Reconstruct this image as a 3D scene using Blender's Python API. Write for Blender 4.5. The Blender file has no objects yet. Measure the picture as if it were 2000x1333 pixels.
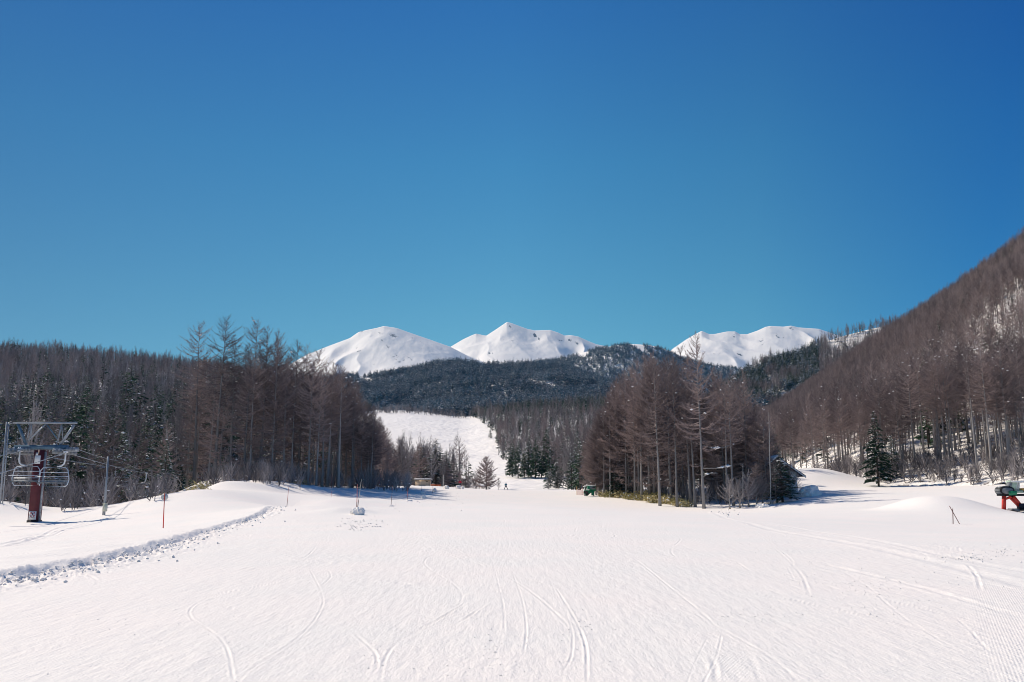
import bpy, math
import numpy as np
from mathutils import Vector
sc = bpy.context.scene
C = sc.collection
R = math.radians
# ------------------------------------------------------------------ camera, sky, sun, exposure
PITCH = R(9.97); EYE = 1.7; F = 1612.0; CX = 1000.0; CY = 666.5
cd = bpy.data.cameras.new('camera'); cam = bpy.data.objects.new('camera', cd); C.objects.link(cam)
cam.location = (0, 0, EYE); cam.rotation_euler = (R(90) + PITCH, 0, 0)
cd.sensor_width = 36; cd.lens = 36 * F / 2000; cd.clip_end = 60000; cd.clip_start = .1
sc.camera = cam
SUN_AZ, SUN_EL = R(-58), R(43)
world = bpy.data.worlds.new('World'); sc.world = world; world.use_nodes = True
wn = world.node_tree; bg = wn.nodes['Background']
sky = wn.nodes.new('ShaderNodeTexSky'); sky.sky_type = 'NISHITA'; sky.sun_disc = False
sky.sun_elevation = SUN_EL; sky.sun_rotation = SUN_AZ; sky.altitude = 1500
sky.air_density = 1.0; sky.dust_density = 0.3; sky.ozone_density = 2.0
tc = wn.nodes.new('ShaderNodeTexCoord'); sx = wn.nodes.new('ShaderNodeSeparateXYZ')
wn.links.new(tc.outputs['Generated'], sx.inputs[0])
rp = wn.nodes.new('ShaderNodeValToRGB'); wn.links.new(sx.outputs['Z'], rp.inputs[0])
SKY_STOPS = [(0.0, (.62, .94, .82)), (.10, (.52, .93, .85)), (.214, (.43, .90, .87)), (.376, (.295, .835, .95)), (.527, (.19, .66, .98)), (1.0, (.16, .5, .85))]
SIDE_STOPS = [(0.0, (.55, .52, .6)), (.24, (.62, .59, .66)), (.5, (1, 1, 1)), (.64, (.82, .94, 1)), (.75, (.22, .62, .98)), (1.0, (.45, .7, 1))]
rp.color_ramp.elements[0].position = SKY_STOPS[0][0]; rp.color_ramp.elements[0].color = (*SKY_STOPS[0][1], 1)
rp.color_ramp.elements[1].position = SKY_STOPS[-1][0]; rp.color_ramp.elements[1].color = (*SKY_STOPS[-1][1], 1)
for p_, c_ in SKY_STOPS[1:-1]:
    e_ = rp.color_ramp.elements.new(p_); e_.color = (*c_, 1)
ma = wn.nodes.new('ShaderNodeMath'); ma.operation = 'MULTIPLY_ADD'; ma.inputs[1].default_value = .5; ma.inputs[2].default_value = .5; wn.links.new(sx.outputs['X'], ma.inputs[0])
rp2 = wn.nodes.new('ShaderNodeValToRGB'); wn.links.new(ma.outputs[0], rp2.inputs[0])
rp2.color_ramp.elements[0].position = 0; rp2.color_ramp.elements[0].color = (*SIDE_STOPS[0][1], 1); rp2.color_ramp.elements[1].color = (*SIDE_STOPS[-1][1], 1)
for p_, c_ in SIDE_STOPS[1:-1]: rp2.color_ramp.elements.new(p_).color = (*c_, 1)
mx0 = wn.nodes.new('ShaderNodeMix'); mx0.data_type = 'RGBA'; mx0.blend_type = 'MULTIPLY'; mx0.inputs[0].default_value = 1
wn.links.new(rp.outputs[0], mx0.inputs[6]); wn.links.new(rp2.outputs[0], mx0.inputs[7])
mx = wn.nodes.new('ShaderNodeMix'); mx.data_type = 'RGBA'; mx.blend_type = 'MULTIPLY'; mx.inputs[0].default_value = 1
wn.links.new(sky.outputs[0], mx.inputs[6]); wn.links.new(mx0.outputs[2], mx.inputs[7])
wn.links.new(mx.outputs[2], bg.inputs['Color']); bg.inputs['Strength'].default_value = 0.115
sl = bpy.data.lights.new('sun', 'SUN'); sun = bpy.data.objects.new('sun', sl); C.objects.link(sun)
sl.energy = 4.85; sl.angle = R(.5); sl.color = (1.0, .885, .73)
sd = Vector((math.sin(SUN_AZ) * math.cos(SUN_EL), math.cos(SUN_AZ) * math.cos(SUN_EL), math.sin(SUN_EL)))
sun.rotation_euler = sd.to_track_quat('Z', 'Y').to_euler()
vs = sc.view_settings; vs.view_transform = 'Standard'; vs.look = 'None'; vs.gamma = 1; vs.use_curve_mapping = False; vs.exposure = 0.0
sc.cycles.filter_width = 0.95; sc.cycles.max_bounces = 5; sc.cycles.diffuse_bounces = 3

# ------------------------------------------------------------------ helpers: tags
def tag(o, label=None, cat=None, group=None, kind=None):
    if label: o['label'] = label
    if cat: o['category'] = cat
    if group: o['group'] = group
    if kind: o['kind'] = kind
    return o
# ------------------------------------------------------------------ camera geometry
cp, sp = math.cos(PITCH), math.sin(PITCH)
def ray(px, py):
    r = (np.asarray(px, float) - CX) / F; u = (CY - np.asarray(py, float)) / F
    return r, cp - sp * u, sp + cp * u
def P(px, py, D):
    r, y, z = ray(px, py); return np.stack([r / y * D, D + 0 * r, EYE + z / y * D], -1)
def proj(x, y, z):
    z = z - EYE; d = y * cp + z * sp; u = (-y * sp + z * cp) / d
    return CX + F * x / d, CY - F * u
# ------------------------------------------------------------------ noise
def vnoise(x, y, seed=0):
    x = np.asarray(x, float); y = np.asarray(y, float)
    xi = np.floor(x).astype(np.int64); yi = np.floor(y).astype(np.int64); fx = x - xi; fy = y - yi
    fx = fx * fx * (3 - 2 * fx); fy = fy * fy * (3 - 2 * fy)
    def hs(a, b):
        n = (a * 374761393 + b * 668265263 + seed * 974634777) & 0xffffffff
        n = ((n ^ (n >> 13)) * 1274126177) & 0xffffffff
        return ((n ^ (n >> 16)) & 0xffff) / 32767.5 - 1
    a = hs(xi, yi); b = hs(xi + 1, yi); c = hs(xi, yi + 1); d = hs(xi + 1, yi + 1)
    return (a + (b - a) * fx) * (1 - fy) + (c + (d - c) * fx) * fy
def fbm(x, y, o=4, seed=0):
    s = 0; a = 1
    for k in range(o): s = s + a * vnoise(x * 2 ** k, y * 2 ** k, seed + k * 17); a *= .5
    return s / 1.9
def sstep(a, b, x):
    t = np.clip((x - a) / (b - a), 0, 1); return t * t * (3 - 2 * t)
# ------------------------------------------------------------------ near ground height
_cpx = [(1000,957,200),(870,962,190),(820,951,190),(988,961,196),(1065,957,200),(1150,970,130),(1200,979,120),(1290,988,112),
 (1370,992,107),(1500,985,105),(1430,1003,88),(1560,966,118),(1660,975,100),(1650,940,145),(1700,948,132),(1780,950,126),(1850,950,120),
 (2000,948,110),(2150,948,105),(1975,998,70),(1860,1025,58),(1830,1003,66),
 (500,1012,46),(562,993,78),(697,1004,52),(765,990,80),(797,978,105),(320,1036,44),(68,1018,63),(200,1012,64),(0,1025,62),(120,1003,73),(70,992,75),(20,980,76),(-80,975,76),
 (250,1002,64),(430,941,100),(414,938,118),(500,946,120),(620,951,125),(700,952,135),(800,953,155),(560,965,100),(640,978,80),(1000,985,85),(380,955,82),(340,985,68),(450,975,74)]
_pts = [tuple(P(*c)) for c in _cpx]
_pts += [(x, y, 0.0) for x in (-8, 0, 8, 16) for y in (-12, 2, 12, 24)] + [(0, 42, -.02), (10, 45, -.12), (-14, 15, -.03), (-25, 5, 0), (-24, 18, -.15), (-28, 32, -.5),
  (30, 20, -.3), (28, 38, -.6), (40, 50, -.7), (60, 20, -.5), (80, 60, .5), (-60, 30, -1.2), (-60, 100, -7), (-45, 105, -4.5), (-95, 90, -9), (-70, 150, -8), (-110, 200, -8), (-60, 220, -6),
  (0, 250, -1.5), (-30, 260, -2), (40, 250, -2), (90, 200, 3), (120, 130, 3), (-54, 92, -5), (-80, 78, -1), (-40, 90, -2.2), (60, 170, 2), (-120, 30, -3), (0, -60, 0), (60, -60, 0), (-60, -60, -.5)]
_pts = np.array(_pts)
def _phi(r2): return .5 * r2 * np.log(r2 + 1e-6)
_K = _phi(((_pts[:, None, :2] - _pts[None, :, :2]) ** 2).sum(-1)) + np.eye(len(_pts)) * 3.0
_Pm = np.c_[np.ones(len(_pts)), _pts[:, :2]]
_A = np.block([[_K, _Pm], [_Pm.T, np.zeros((3, 3))]])
_w = np.linalg.solve(_A, np.r_[_pts[:, 2], 0, 0, 0])
def hbase(x, y):
    x = np.asarray(x, float); y = np.asarray(y, float)
    z = _w[-3] + _w[-2] * x + _w[-1] * y
    for (a, b, _), w in zip(_pts, _w[:len(_pts)]): z = z + w * _phi((x - a) ** 2 + (y - b) ** 2)
    return z
def bumpg(x, y, cx, cy, sx_, sy_, h, pw=2): return h * np.exp(-(np.abs((x - cx) / sx_) ** pw + np.abs((y - cy) / sy_) ** pw))
def seg_dist(x, y, pl):
    """distance to a polyline, signed side (left positive), and the station along it 0..1"""
    best = np.full(x.shape, 1e9); side = np.zeros(x.shape); st = np.zeros(x.shape); n = len(pl) - 1
    for i in range(n):
        ax, ay = pl[i]; bx, by = pl[i + 1]; dx, dy = bx - ax, by - ay; L2 = dx * dx + dy * dy
        t = np.clip(((x - ax) * dx + (y - ay) * dy) / L2, 0, 1)
        ex = x - ax - t * dx; ey = y - ay - t * dy; d = np.hypot(ex, ey); m = d < best
        best = np.where(m, d, best); side = np.where(m, np.sign(dx * ey - dy * ex), side); st = np.where(m, (i + t) / n, st)
    return best, side, st
def hit0(px, py):
    """ground point seen at a pixel of the photograph"""
    r, dy, dz = ray(px, py); D = np.full(np.shape(r), 5.0); done = np.zeros(np.shape(r), bool)
    for k in range(260):
        z = EYE + dz / dy * D; g = hbase(r / dy * D, D); done |= z <= g; D = np.where(done, D, D * 1.018)
    return np.stack([r / dy * D, D], -1)
EDGE = hit0(*np.array([(-120,1160),(0,1140),(50,1132),(110,1120),(170,1108),(230,1095),(300,1077),(350,1060),(400,1043),(450,1027),(500,1014),(545,1000)], float).T)
EDGE = np.vstack([[EDGE[0] + (-14, -7)], EDGE])
_trk = [ # pixels, half width, depth
 ([(600,1120),(560,1136),(480,1152),(430,1160),(390,1175),(368,1195),(372,1212),(400,1226),(430,1248),(447,1280),(452,1310),(458,1345)], .055, .040),
 ([(0,1272),(80,1262),(170,1250),(240,1243)], .05, .03), ([(0,1281),(140,1262),(250,1250),(330,1243)], .04, .022),
 ([(190,1345),(300,1265),(370,1222)], .04, .02), ([(1230,1085),(1310,1150),(1370,1200),(1400,1230),(1450,1255),(1510,1290),(1570,1345)], .07, .035),
 ([(600,1105),(630,1160),(632,1185),(610,1220),(570,1260),(490,1310),(460,1345)], .05, .028), ([(960,1090),(975,1150),(985,1190),(985,1245)], .05, .02),
 ([(1000,1120),(1020,1170),(1030,1230),(1022,1285)], .045, .028), ([(1085,1150),(1110,1190),(1135,1230),(1147,1270),(1146,1345)], .055, .035),
 ([(1105,1200),(1120,1240),(1117,1290),(1095,1320)], .045, .02),
 ([(1450,1020),(1510,1065),(1550,1095),(1548,1112)], .09, .03), ([(1500,1060),(1540,1095),(1570,1130),(1582,1170)], .09, .03), ([(1515,1085),(1535,1105),(1552,1135)], .06, .02),
 ([(1560,1080),(1620,1105),(1700,1150),(1740,1190),(1790,1230),(1900,1290)], .07, .028), ([(1640,1105),(1700,1135),(1760,1172)], .05, .02),
 ([(1700,1170),(1860,1205),(1895,1235),(1930,1280),(1990,1300)], .06, .03), ([(1420,1225),(1520,1232),(1570,1228)], .08, .02), ([(1750,1195),(1850,1202),(1910,1218)], .08, .022),
 ([(740,1345),(750,1290),(775,1255),(840,1225),(900,1205),(960,1195)], .06, .025), ([(690,1235),(735,1275),(738,1300),(715,1345)], .06, .03),
 ([(1410,1245),(1400,1290),(1370,1345)], .04, .02), ([(1385,1245),(1355,1300),(1340,1345)], .03, .015), ([(815,1048),(822,1036),(840,1030)], .08, .02),
 ([(1150,1230),(1200,1215),(1270,1200)], .05, .022), ([(1140,1262),(1200,1245),(1260,1236)], .04, .015), ([(700,1170),(780,1130),(830,1100)], .06, .015),
 ([(0,1070),(50,1058),(90,1045),(112,1033),(160,1018),(190,1012)], .16, .09), ([(0,1079),(60,1062),(100,1049),(125,1036),(175,1020)], .13, .07),
 ([(0,1116),(70,1080),(140,1045),(205,1014)], .045, .05), ([(0,1051),(55,1026)], .05, .05), ([(545,1000),(570,985),(620,980),(650,974)], .16, .07),
 ([(1380,1000),(1480,1030),(1700,1070),(1850,1105),(2010,1150)], .3, .04), ([(1480,1020),(1700,1055),(1900,1100),(2010,1120)], .22, .03), ([(1600,1100),(1800,1150),(2010,1215)], .12, .03), ([(1500,1250),(1700,1290),(1850,1345)], .1, .02)]
TRK = []
for pl, w, dp in _trk:
    q = hit0(*np.array(pl, float).T)
    t0 = np.linspace(0, 1, len(q)); t1 = np.linspace(0, 1, len(q) * 4)   # smooth a little
    q = np.stack([np.interp(t1, t0, q[:, k]) for k in (0, 1)], -1)
    for _ in range(3): q[1:-1] = (q[:-2] + 2 * q[1:-1] + q[2:]) / 4
    TRK.append((q, w * (.26 if w < .12 else .6), dp * (.19 if w < .12 else .45)))
rt = np.random.default_rng(5); LISTED = len(TRK)
for k in range(210):                                      # faint criss-crossing ski lines
    x0 = rt.uniform(-16, 26); y0 = 5 + 52 * rt.random() ** 1.4; a = (rt.normal(0, .22) if k % 4 else rt.normal(0, .9)) + .018 * x0; L = rt.uniform(5, 26) if k % 3 else rt.uniform(2, 6)
    s_ = np.linspace(0, L, 26); an = a + rt.uniform(0, .55) * np.sin(s_ / rt.uniform(2.5, 6) + rt.uniform(0, 6)); n_st = L / 26
    q = np.stack([x0 + np.cumsum(np.sin(an)) * n_st, y0 + np.cumsum(np.cos(an)) * n_st], -1); w_ = rt.uniform(.010, .022) * (1 + y0 / 40); d_ = rt.uniform(.004, .013)
    TRK.append((q, w_, d_))
    if k % 3 == 0: TRK.append((q + [rt.uniform(.18, .4), rt.uniform(-.2, .2)], w_, d_ * .8))
RANDQ = {id(t[0]) for t in TRK[LISTED:]}
def hgt(x, y, fine=False):
    x = np.asarray(x, float); y = np.asarray(y, float); r = np.hypot(x, y)
    z = hbase(x, y)
    z = z + bumpg(x, y, 37.4, 74, 3.5, 5, 1.2, 2.5) + bumpg(x, y, 50, 142, 7.5, 9, 2.6, 2.4) - bumpg(x, y, 44.5, 67, 4.5, 4, .35)
    z = z + bumpg(x, y, -37, 111, 11, 6, .8) + .35 * np.clip(fbm(x / 2.2, y / 2.2, 3, 12), 0, 1) * sstep(104, 110, y) * sstep(-15, -22, x)
    z = z + bumpg(x, y, -13.5, 56, 5.5, 6, .45) + bumpg(x, y, -9.9, 49.5, 1.6, 1.4, .3) + bumpg(x, y, -12, 183, 9, 7, .9, 3)
    z = z + .12 * fbm(x / 14 + 3, y / 18, 2, 3) * sstep(15, 45, r)
    d, s, t = seg_dist(np.atleast_1d(x), np.atleast_1d(y), EDGE); d = d.reshape(x.shape) if x.shape else d[0]; s = s.reshape(x.shape) if x.shape else s[0]
    z = z + np.where(s > 0, .20 * np.exp(-d / 6) * sstep(-.1, .35, d + .12 * fbm(x * 2, y * 2, 2, 8)), 0) * (1 + .3 * fbm(x * .8, y * .8, 2, 9)) * sstep(70, 50, y)
    z = z * sstep(420, 300, r) + (-9) * sstep(300, 420, r)
    if fine:
        near = sstep(90, 30, r)
        st = fbm(x * 2.2 + .35 * y, y * .35, 3, 21); z = z + near * .006 * st + near * .013 * fbm(x / 1.7, y / 2.4, 3, 33)
        band = np.where((s < 0) & (d < 1.9), 1, np.where(d < .3, .5, 0)) * np.exp(-(d / .8) ** 2) * sstep(72, 55, y)
        z = z + band * (.16 * np.abs(fbm(x * 3.4, y * 3.4, 4, 41)) + .06 * fbm(x * 9, y * 9, 3, 43) - .02)
        cr = sstep(.15, .5, fbm(x / 2.2 + 9, y / 3 + 4, 3, 51)) * sstep(60, 20, r)
        z = z + cr * .030 * np.clip(fbm(x * 7, y * 7, 3, 55), 0, 1)
        for q, w, dp in TRK:
            m = (x > q[:, 0].min() - .7) & (x < q[:, 0].max() + .7) & (y > q[:, 1].min() - .7) & (y < q[:, 1].max() + .7)
            if not m.any(): continue
            dd, ss, tt = seg_dist(x[m], y[m], q); fade = (sstep(0, .25, tt) * sstep(1, .75, tt) * sstep(-.45, .25, vnoise(x[m] * .7 + 3, y[m] * .7, 19)) if id(q) in RANDQ else sstep(0, .08, tt) * sstep(1, .92, tt)) if w < .08 else 1
            fade = fade * (.75 + .5 * vnoise(x[m] * 3, y[m] * 3, 7))
            z[m] += fade * dp * (-np.exp(-(dd / w) ** 2) + .75 * np.exp(-((dd - 1.9 * w) / (.8 * w)) ** 2))
    return z
# ------------------------------------------------------------------ materials
def nodes(name):
    m = bpy.data.materials.new(name); m.use_nodes = True; return m, m.node_tree, m.node_tree.nodes['Principled BSDF']
def simple(name, col, rough=.7, metal=0, var=.0, nscale=6, bump=0, spec=.3):
    m, nt, b = nodes(name); b.inputs['Roughness'].default_value = rough; b.inputs['Metallic'].default_value = metal; b.inputs['Specular IOR Level'].default_value = spec
    if var > 0:
        tcn = nt.nodes.new('ShaderNodeTexCoord'); n = nt.nodes.new('ShaderNodeTexNoise'); n.inputs['Scale'].default_value = nscale; n.inputs['Detail'].default_value = 4
        nt.links.new(tcn.outputs['Object'], n.inputs['Vector']); r = nt.nodes.new('ShaderNodeValToRGB'); nt.links.new(n.outputs['Fac'], r.inputs[0])
        r.color_ramp.elements[0].position = .3; r.color_ramp.elements[1].position = .7
        r.color_ramp.elements[0].color = (*[c * (1 - var) for c in col], 1); r.color_ramp.elements[1].color = (*[min(1, c * (1 + var)) for c in col], 1)
        nt.links.new(r.outputs[0], b.inputs['Base Color'])
        if bump:
            bn = nt.nodes.new('ShaderNodeBump'); bn.inputs['Distance'].default_value = bump; bn.inputs['Strength'].default_value = .6
            nt.links.new(n.outputs['Fac'], bn.inputs['Height']); nt.links.new(bn.outputs[0], b.inputs['Normal'])
    else: b.inputs['Base Color'].default_value = (*col, 1)
    return m
def random_mat(name, c0, c1, rough=.8, spec=.2):
    """colour differs from tree to tree (object random)"""
    m, nt, b = nodes(name); oi = nt.nodes.new('ShaderNodeObjectInfo'); r = nt.nodes.new('ShaderNodeValToRGB')
    r.color_ramp.elements[0].color = (*c0, 1); r.color_ramp.elements[1].color = (*c1, 1)
    nt.links.new(oi.outputs['Random'], r.inputs[0]); nt.links.new(r.outputs[0], b.inputs['Base Color'])
    b.inputs['Roughness'].default_value = rough; b.inputs['Specular IOR Level'].default_value = spec
    return m
SNOWC = (.91, .875, .85)
def snow_mat(name, near=False, rocks=None, litter=0):
    m, nt, b = nodes(name); L = nt.links.new
    b.inputs['Roughness'].default_value = .75; b.inputs['Specular IOR Level'].default_value = .15
    g = nt.nodes.new('ShaderNodeNewGeometry')
    def noise(sc_, det, vec=None, rgh=.55):
        n = nt.nodes.new('ShaderNodeTexNoise'); n.inputs['Scale'].default_value = sc_; n.inputs['Detail'].default_value = det; n.inputs['Roughness'].default_value = rgh
        L(vec if vec else g.outputs['Position'], n.inputs['Vector']); return n
    def ramp(src, stops):
        r = nt.nodes.new('ShaderNodeValToRGB'); L(src, r.inputs[0])
        r.color_ramp.elements[0].position = stops[0][0]; r.color_ramp.elements[0].color = (*stops[0][1], 1)
        r.color_ramp.elements[1].position = stops[-1][0]; r.color_ramp.elements[1].color = (*stops[-1][1], 1)
        for p, c in stops[1:-1]: r.color_ramp.elements.new(p).color = (*c, 1)
        return r
    if near:
        n1 = noise(.22, 4); col = ramp(n1.outputs['Fac'], [(.35, (.885, .865, .845)), (.65, (.93, .88, .855))]).outputs[0]
        mp = nt.nodes.new('ShaderNodeMapping'); mp.inputs['Scale'].default_value = (5, .9, 1); mp.inputs['Rotation'].default_value = (0, 0, R(-12)); L(g.outputs['Position'], mp.inputs['Vector'])
        s1 = noise(1.6, 5, mp.outputs[0], .65); s2 = noise(28, 3); s3 = noise(5, 4)
        wv = nt.nodes.new('ShaderNodeTexWave'); wv.wave_type = 'BANDS'; wv.bands_direction = 'X'; wv.inputs['Scale'].default_value = 9.5; wv.inputs['Distortion'].default_value = .5; wv.inputs['Detail'].default_value = 1
        mp2 = nt.nodes.new('ShaderNodeMapping'); mp2.inputs['Rotation'].default_value = (0, 0, R(27)); L(g.outputs['Position'], mp2.inputs['Vector']); L(mp2.outputs[0], wv.inputs['Vector'])
        at = nt.nodes.new('ShaderNodeAttribute'); at.attribute_name = 'corduroy'
        mw = nt.nodes.new('ShaderNodeMath'); mw.operation = 'MULTIPLY'; L(wv.outputs['Fac'], mw.inputs[0]); L(at.outputs['Fac'], mw.inputs[1])
        chain = None
        for src, dist in ((s1.outputs['Fac'], .036), (s2.outputs['Fac'], .018), (s3.outputs['Fac'], .03), (mw.outputs[0], .003)):
            bn = nt.nodes.new('ShaderNodeBump'); bn.inputs['Strength'].default_value = .55; bn.inputs['Distance'].default_value = dist; L(src, bn.inputs['Height'])
            if chain: L(chain, bn.inputs['Normal'])
            chain = bn.outputs[0]
        L(chain, b.inputs['Normal'])
    else:
        n1 = noise(.03, 4); col = ramp(n1.outputs['Fac'], [(.3, (.94, .915, .90)), (.7, (.96, .93, .91))]).outputs[0]
        n2 = noise(.35, 5); bn = nt.nodes.new('ShaderNodeBump'); bn.inputs['Strength'].default_value = .5; bn.inputs['Distance'].default_value = 1.8; L(n2.outputs['Fac'], bn.inputs['Height']); L(bn.outputs[0], b.inputs['Normal'])
    if rocks:
        at = nt.nodes.new('ShaderNodeAttribute'); at.attribute_name = 'rock'
        mp = nt.nodes.new('ShaderNodeMapping'); mp.inputs['Scale'].default_value = (1, .35, .6); L(g.outputs['Position'], mp.inputs['Vector'])
        n3 = noise(rocks, 6, mp.outputs[0], .7); ad = nt.nodes.new('ShaderNodeMath'); ad.operation = 'ADD'; L(n3.outputs['Fac'], ad.inputs[0]); L(at.outputs['Fac'], ad.inputs[1])
        rr = ramp(ad.outputs[0], [(.79, (0, 0, 0)), (.88, (1, 1, 1))]); mxn = nt.nodes.new('ShaderNodeMix'); mxn.data_type = 'RGBA'
        L(rr.outputs[0], mxn.inputs[0]); L(col, mxn.inputs[6]); mxn.inputs[7].default_value = (.10, .12, .15, 1); col = mxn.outputs[2]
    if litter:
        n4 = noise(litter, 5, None, .75); rr = ramp(n4.outputs['Fac'], [(.53, (0, 0, 0)), (.60, (1, 1, 1))]); mxn = nt.nodes.new('ShaderNodeMix'); mxn.data_type = 'RGBA'
        L(rr.outputs[0], mxn.inputs[0]); L(col, mxn.inputs[6]); mxn.inputs[7].default_value = (.13, .10, .09, 1); col = mxn.outputs[2]
    L(col, b.inputs['Base Color']); return m
M_SNOW = snow_mat('groomed_snow', near=True)
M_HILL = snow_mat('hillside_snow', litter=.9)
M_HILLFAR = snow_mat('far_hillside_snow')
M_RUN = snow_mat('upper_run_snow')
for n_ in M_RUN.node_tree.nodes:
    if n_.type == 'BUMP': n_.inputs['Distance'].default_value = 5.0
    if n_.type == 'TEX_NOISE' and n_.inputs['Scale'].default_value > .3: n_.inputs['Scale'].default_value = .16
M_PEAK = snow_mat('peak_snow', rocks=.028)
M_SNOWPLAIN = simple('clean_snow', SNOWC, .8, var=.03, nscale=8, bump=.03, spec=.1)
M_BARK = random_mat('larch_bark', (.16, .157, .16), (.33, .315, .31))
M_TWIG = random_mat('larch_twigs', (.135, .108, .112), (.375, .295, .282))
M_BRCH = random_mat('grey_bark', (.20, .19, .18), (.42, .40, .38))
M_GTWIG = random_mat('grey_twigs', (.12, .112, .12), (.42, .38, .38))
M_FIRN = random_mat('fir_needles', (.018, .048, .034), (.055, .125, .065), .7)
M_FIRSHADE = random_mat('shade_blued_fir_needles', (.008, .058, .115), (.04, .165, .26), .7)  # blue of distant shade and haze put into the needle colour
M_FIRT = simple('fir_bark', (.09, .075, .065), .9)
M_TSNOW = simple('branch_snow', (.88, .88, .90), .8, spec=.1)
M_BIRCH = simple('birch_bark', (.40, .38, .35), .8, var=.25, nscale=5)
# ------------------------------------------------------------------ mesh building
class MB:
    def __init__(s): s.v = []; s.f = []; s.m = []; s.n = 0
    def add(s, v, f, mat=0):
        v = np.asarray(v, float).reshape(-1, 3); f = np.asarray(f, int)
        if len(f) == 0: return
        s.v.append(v); s.f.append(f + s.n); s.m.append(np.full(len(f), mat)); s.n += len(v)
    def box(s, lo, hi, mat=0, rot=None):
        x0, y0, z0 = lo; x1, y1, z1 = hi
        v = np.array([(x0,y0,z0),(x1,y0,z0),(x1,y1,z0),(x0,y1,z0),(x0,y0,z1),(x1,y0,z1),(x1,y1,z1),(x0,y1,z1)], float)
        if rot is not None: v = v @ rot.T
        q = [(0,3,2,1),(4,5,6,7),(0,1,5,4),(1,2,6,5),(2,3,7,6),(3,0,4,7)]
        s.add(v, [t for a, b, c, d in q for t in ((a, b, c), (a, c, d))], mat)
    def tube(s, pts, rad, n=6, mat=0, cap=True):
        pts = np.asarray(pts, float); rad = np.broadcast_to(rad, len(pts)); k = len(pts)
        tg = np.gradient(pts, axis=0); tg /= np.linalg.norm(tg, axis=1)[:, None] + 1e-9
        ref = np.array([0, 0, 1.]) if abs(tg[0][2]) < .9 else np.array([1., 0, 0])
        a = np.cross(tg, ref); a /= np.linalg.norm(a, axis=1)[:, None] + 1e-9; b = np.cross(tg, a)
        an = np.arange(n) * 2 * np.pi / n
        v = pts[:, None] + rad[:, None, None] * (np.cos(an)[None, :, None] * a[:, None] + np.sin(an)[None, :, None] * b[:, None])
        v = v.reshape(-1, 3); f = []
        for i in range(k - 1):
            for j in range(n):
                p, q, r_, t = i * n + j, i * n + (j + 1) % n, (i + 1) * n + (j + 1) % n, (i + 1) * n + j; f += [(p, q, r_), (p, r_, t)]
        if cap:
            for j in range(1, n - 1): f += [(0, j + 1, j), ((k - 1) * n, (k - 1) * n + j, (k - 1) * n + j + 1)]
        s.add(v, f, mat)
    def prisms(s, pts, rad, mat=0):
        """many 3-sided branches at once: pts (N,K,3), rad (N,K)"""
        N, K, _ = pts.shape; tg = pts[:, -1] - pts[:, 0]; tg /= np.linalg.norm(tg, axis=1)[:, None] + 1e-9
        a = np.cross(tg, [0, 0, 1.]); a /= np.linalg.norm(a, axis=1)[:, None] + 1e-6; b = np.cross(tg, a)
        an = np.arange(3) * 2 * np.pi / 3
        off = np.cos(an)[None, :, None] * a[:, None] + np.sin(an)[None, :, None] * b[:, None]
        v = pts[:, :, None] + rad[:, :, None, None] * off[:, None]
        base = (np.arange(N) * K * 3)[:, None]; f = []
        for i in range(K - 1):
            for j in range(3):
                p, q, r_, t = i * 3 + j, i * 3 + (j + 1) % 3, (i + 1) * 3 + (j + 1) % 3, (i + 1) * 3 + j
                f += [(p, q, r_), (p, r_, t)]
        f = (np.array(f)[None] + base[:, :, None]).reshape(-1, 3); s.add(v.reshape(-1, 3), f, mat)
    def blades(s, p, d, w, rng, mat=0, side=None):
        """thin tapered triangles: base p, vector d, width w"""
        q = np.cross(d, rng.normal(size=d.shape) if side is None else side); q /= np.linalg.norm(q, axis=1)[:, None] + 1e-9
        w = np.broadcast_to(w, len(p))[:, None] * .5
        v = np.stack([p - q * w, p + q * w, p + d], 1).reshape(-1, 3); s.add(v, np.arange(len(v)).reshape(-1, 3), mat)
    def blobs(s, c, r, rng, mat=0):
        c = np.asarray(c, float).reshape(-1, 3); r = np.asarray(r, float).reshape(-1, 3)
        o = np.array([(1,0,0),(-1,0,0),(0,1,0),(0,-1,0),(0,0,1),(0,0,-1)], float); o = np.array([o] * len(c)) * rng.uniform(.7, 1.2, (len(c), 6, 1))
        v = c[:, None] + o * r[:, None]; f = np.array([(0,2,4),(2,1,4),(1,3,4),(3,0,4),(2,0,5),(1,2,5),(3,1,5),(0,3,5)])
        s.add(v.reshape(-1, 3), (f[None] + (np.arange(len(c)) * 6)[:, None, None]).reshape(-1, 3), mat)
    def mesh(s, name, mats, smooth=False):
        v = np.concatenate(s.v); f = np.concatenate(s.f); m = np.concatenate(s.m)
        me = bpy.data.meshes.new(name); me.vertices.add(len(v)); me.vertices.foreach_set('co', v.astype('f').ravel())
        me.loops.add(f.size); me.loops.foreach_set('vertex_index', f.astype('i').ravel())
        me.polygons.add(len(f)); me.polygons.foreach_set('loop_start', (np.arange(len(f)) * 3).astype('i')); me.polygons.foreach_set('loop_total', np.full(len(f), 3, 'i'))
        me.polygons.foreach_set('material_index', m.astype('i'))
        if smooth: me.polygons.foreach_set('use_smooth', np.ones(len(f), bool))
        for q in mats: me.materials.append(q)
        me.update(); me.validate(); return me
    def build(s, name, mats, parent=None, loc=None, smooth=False):
        if not isinstance(mats, (list, tuple)): mats = [mats]
        o = bpy.data.objects.new(name, s.mesh(name, mats, smooth)); C.objects.link(o)
        if parent: o.parent = parent
        if loc is not None: o.location = loc
        return o
def empty(name, loc=(0, 0, 0), rz=0, **k):
    o = bpy.data.objects.new(name, None); C.objects.link(o); o.location = loc; o.rotation_euler = (0, 0, rz); o.empty_display_size = .3; return tag(o, **k)
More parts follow.
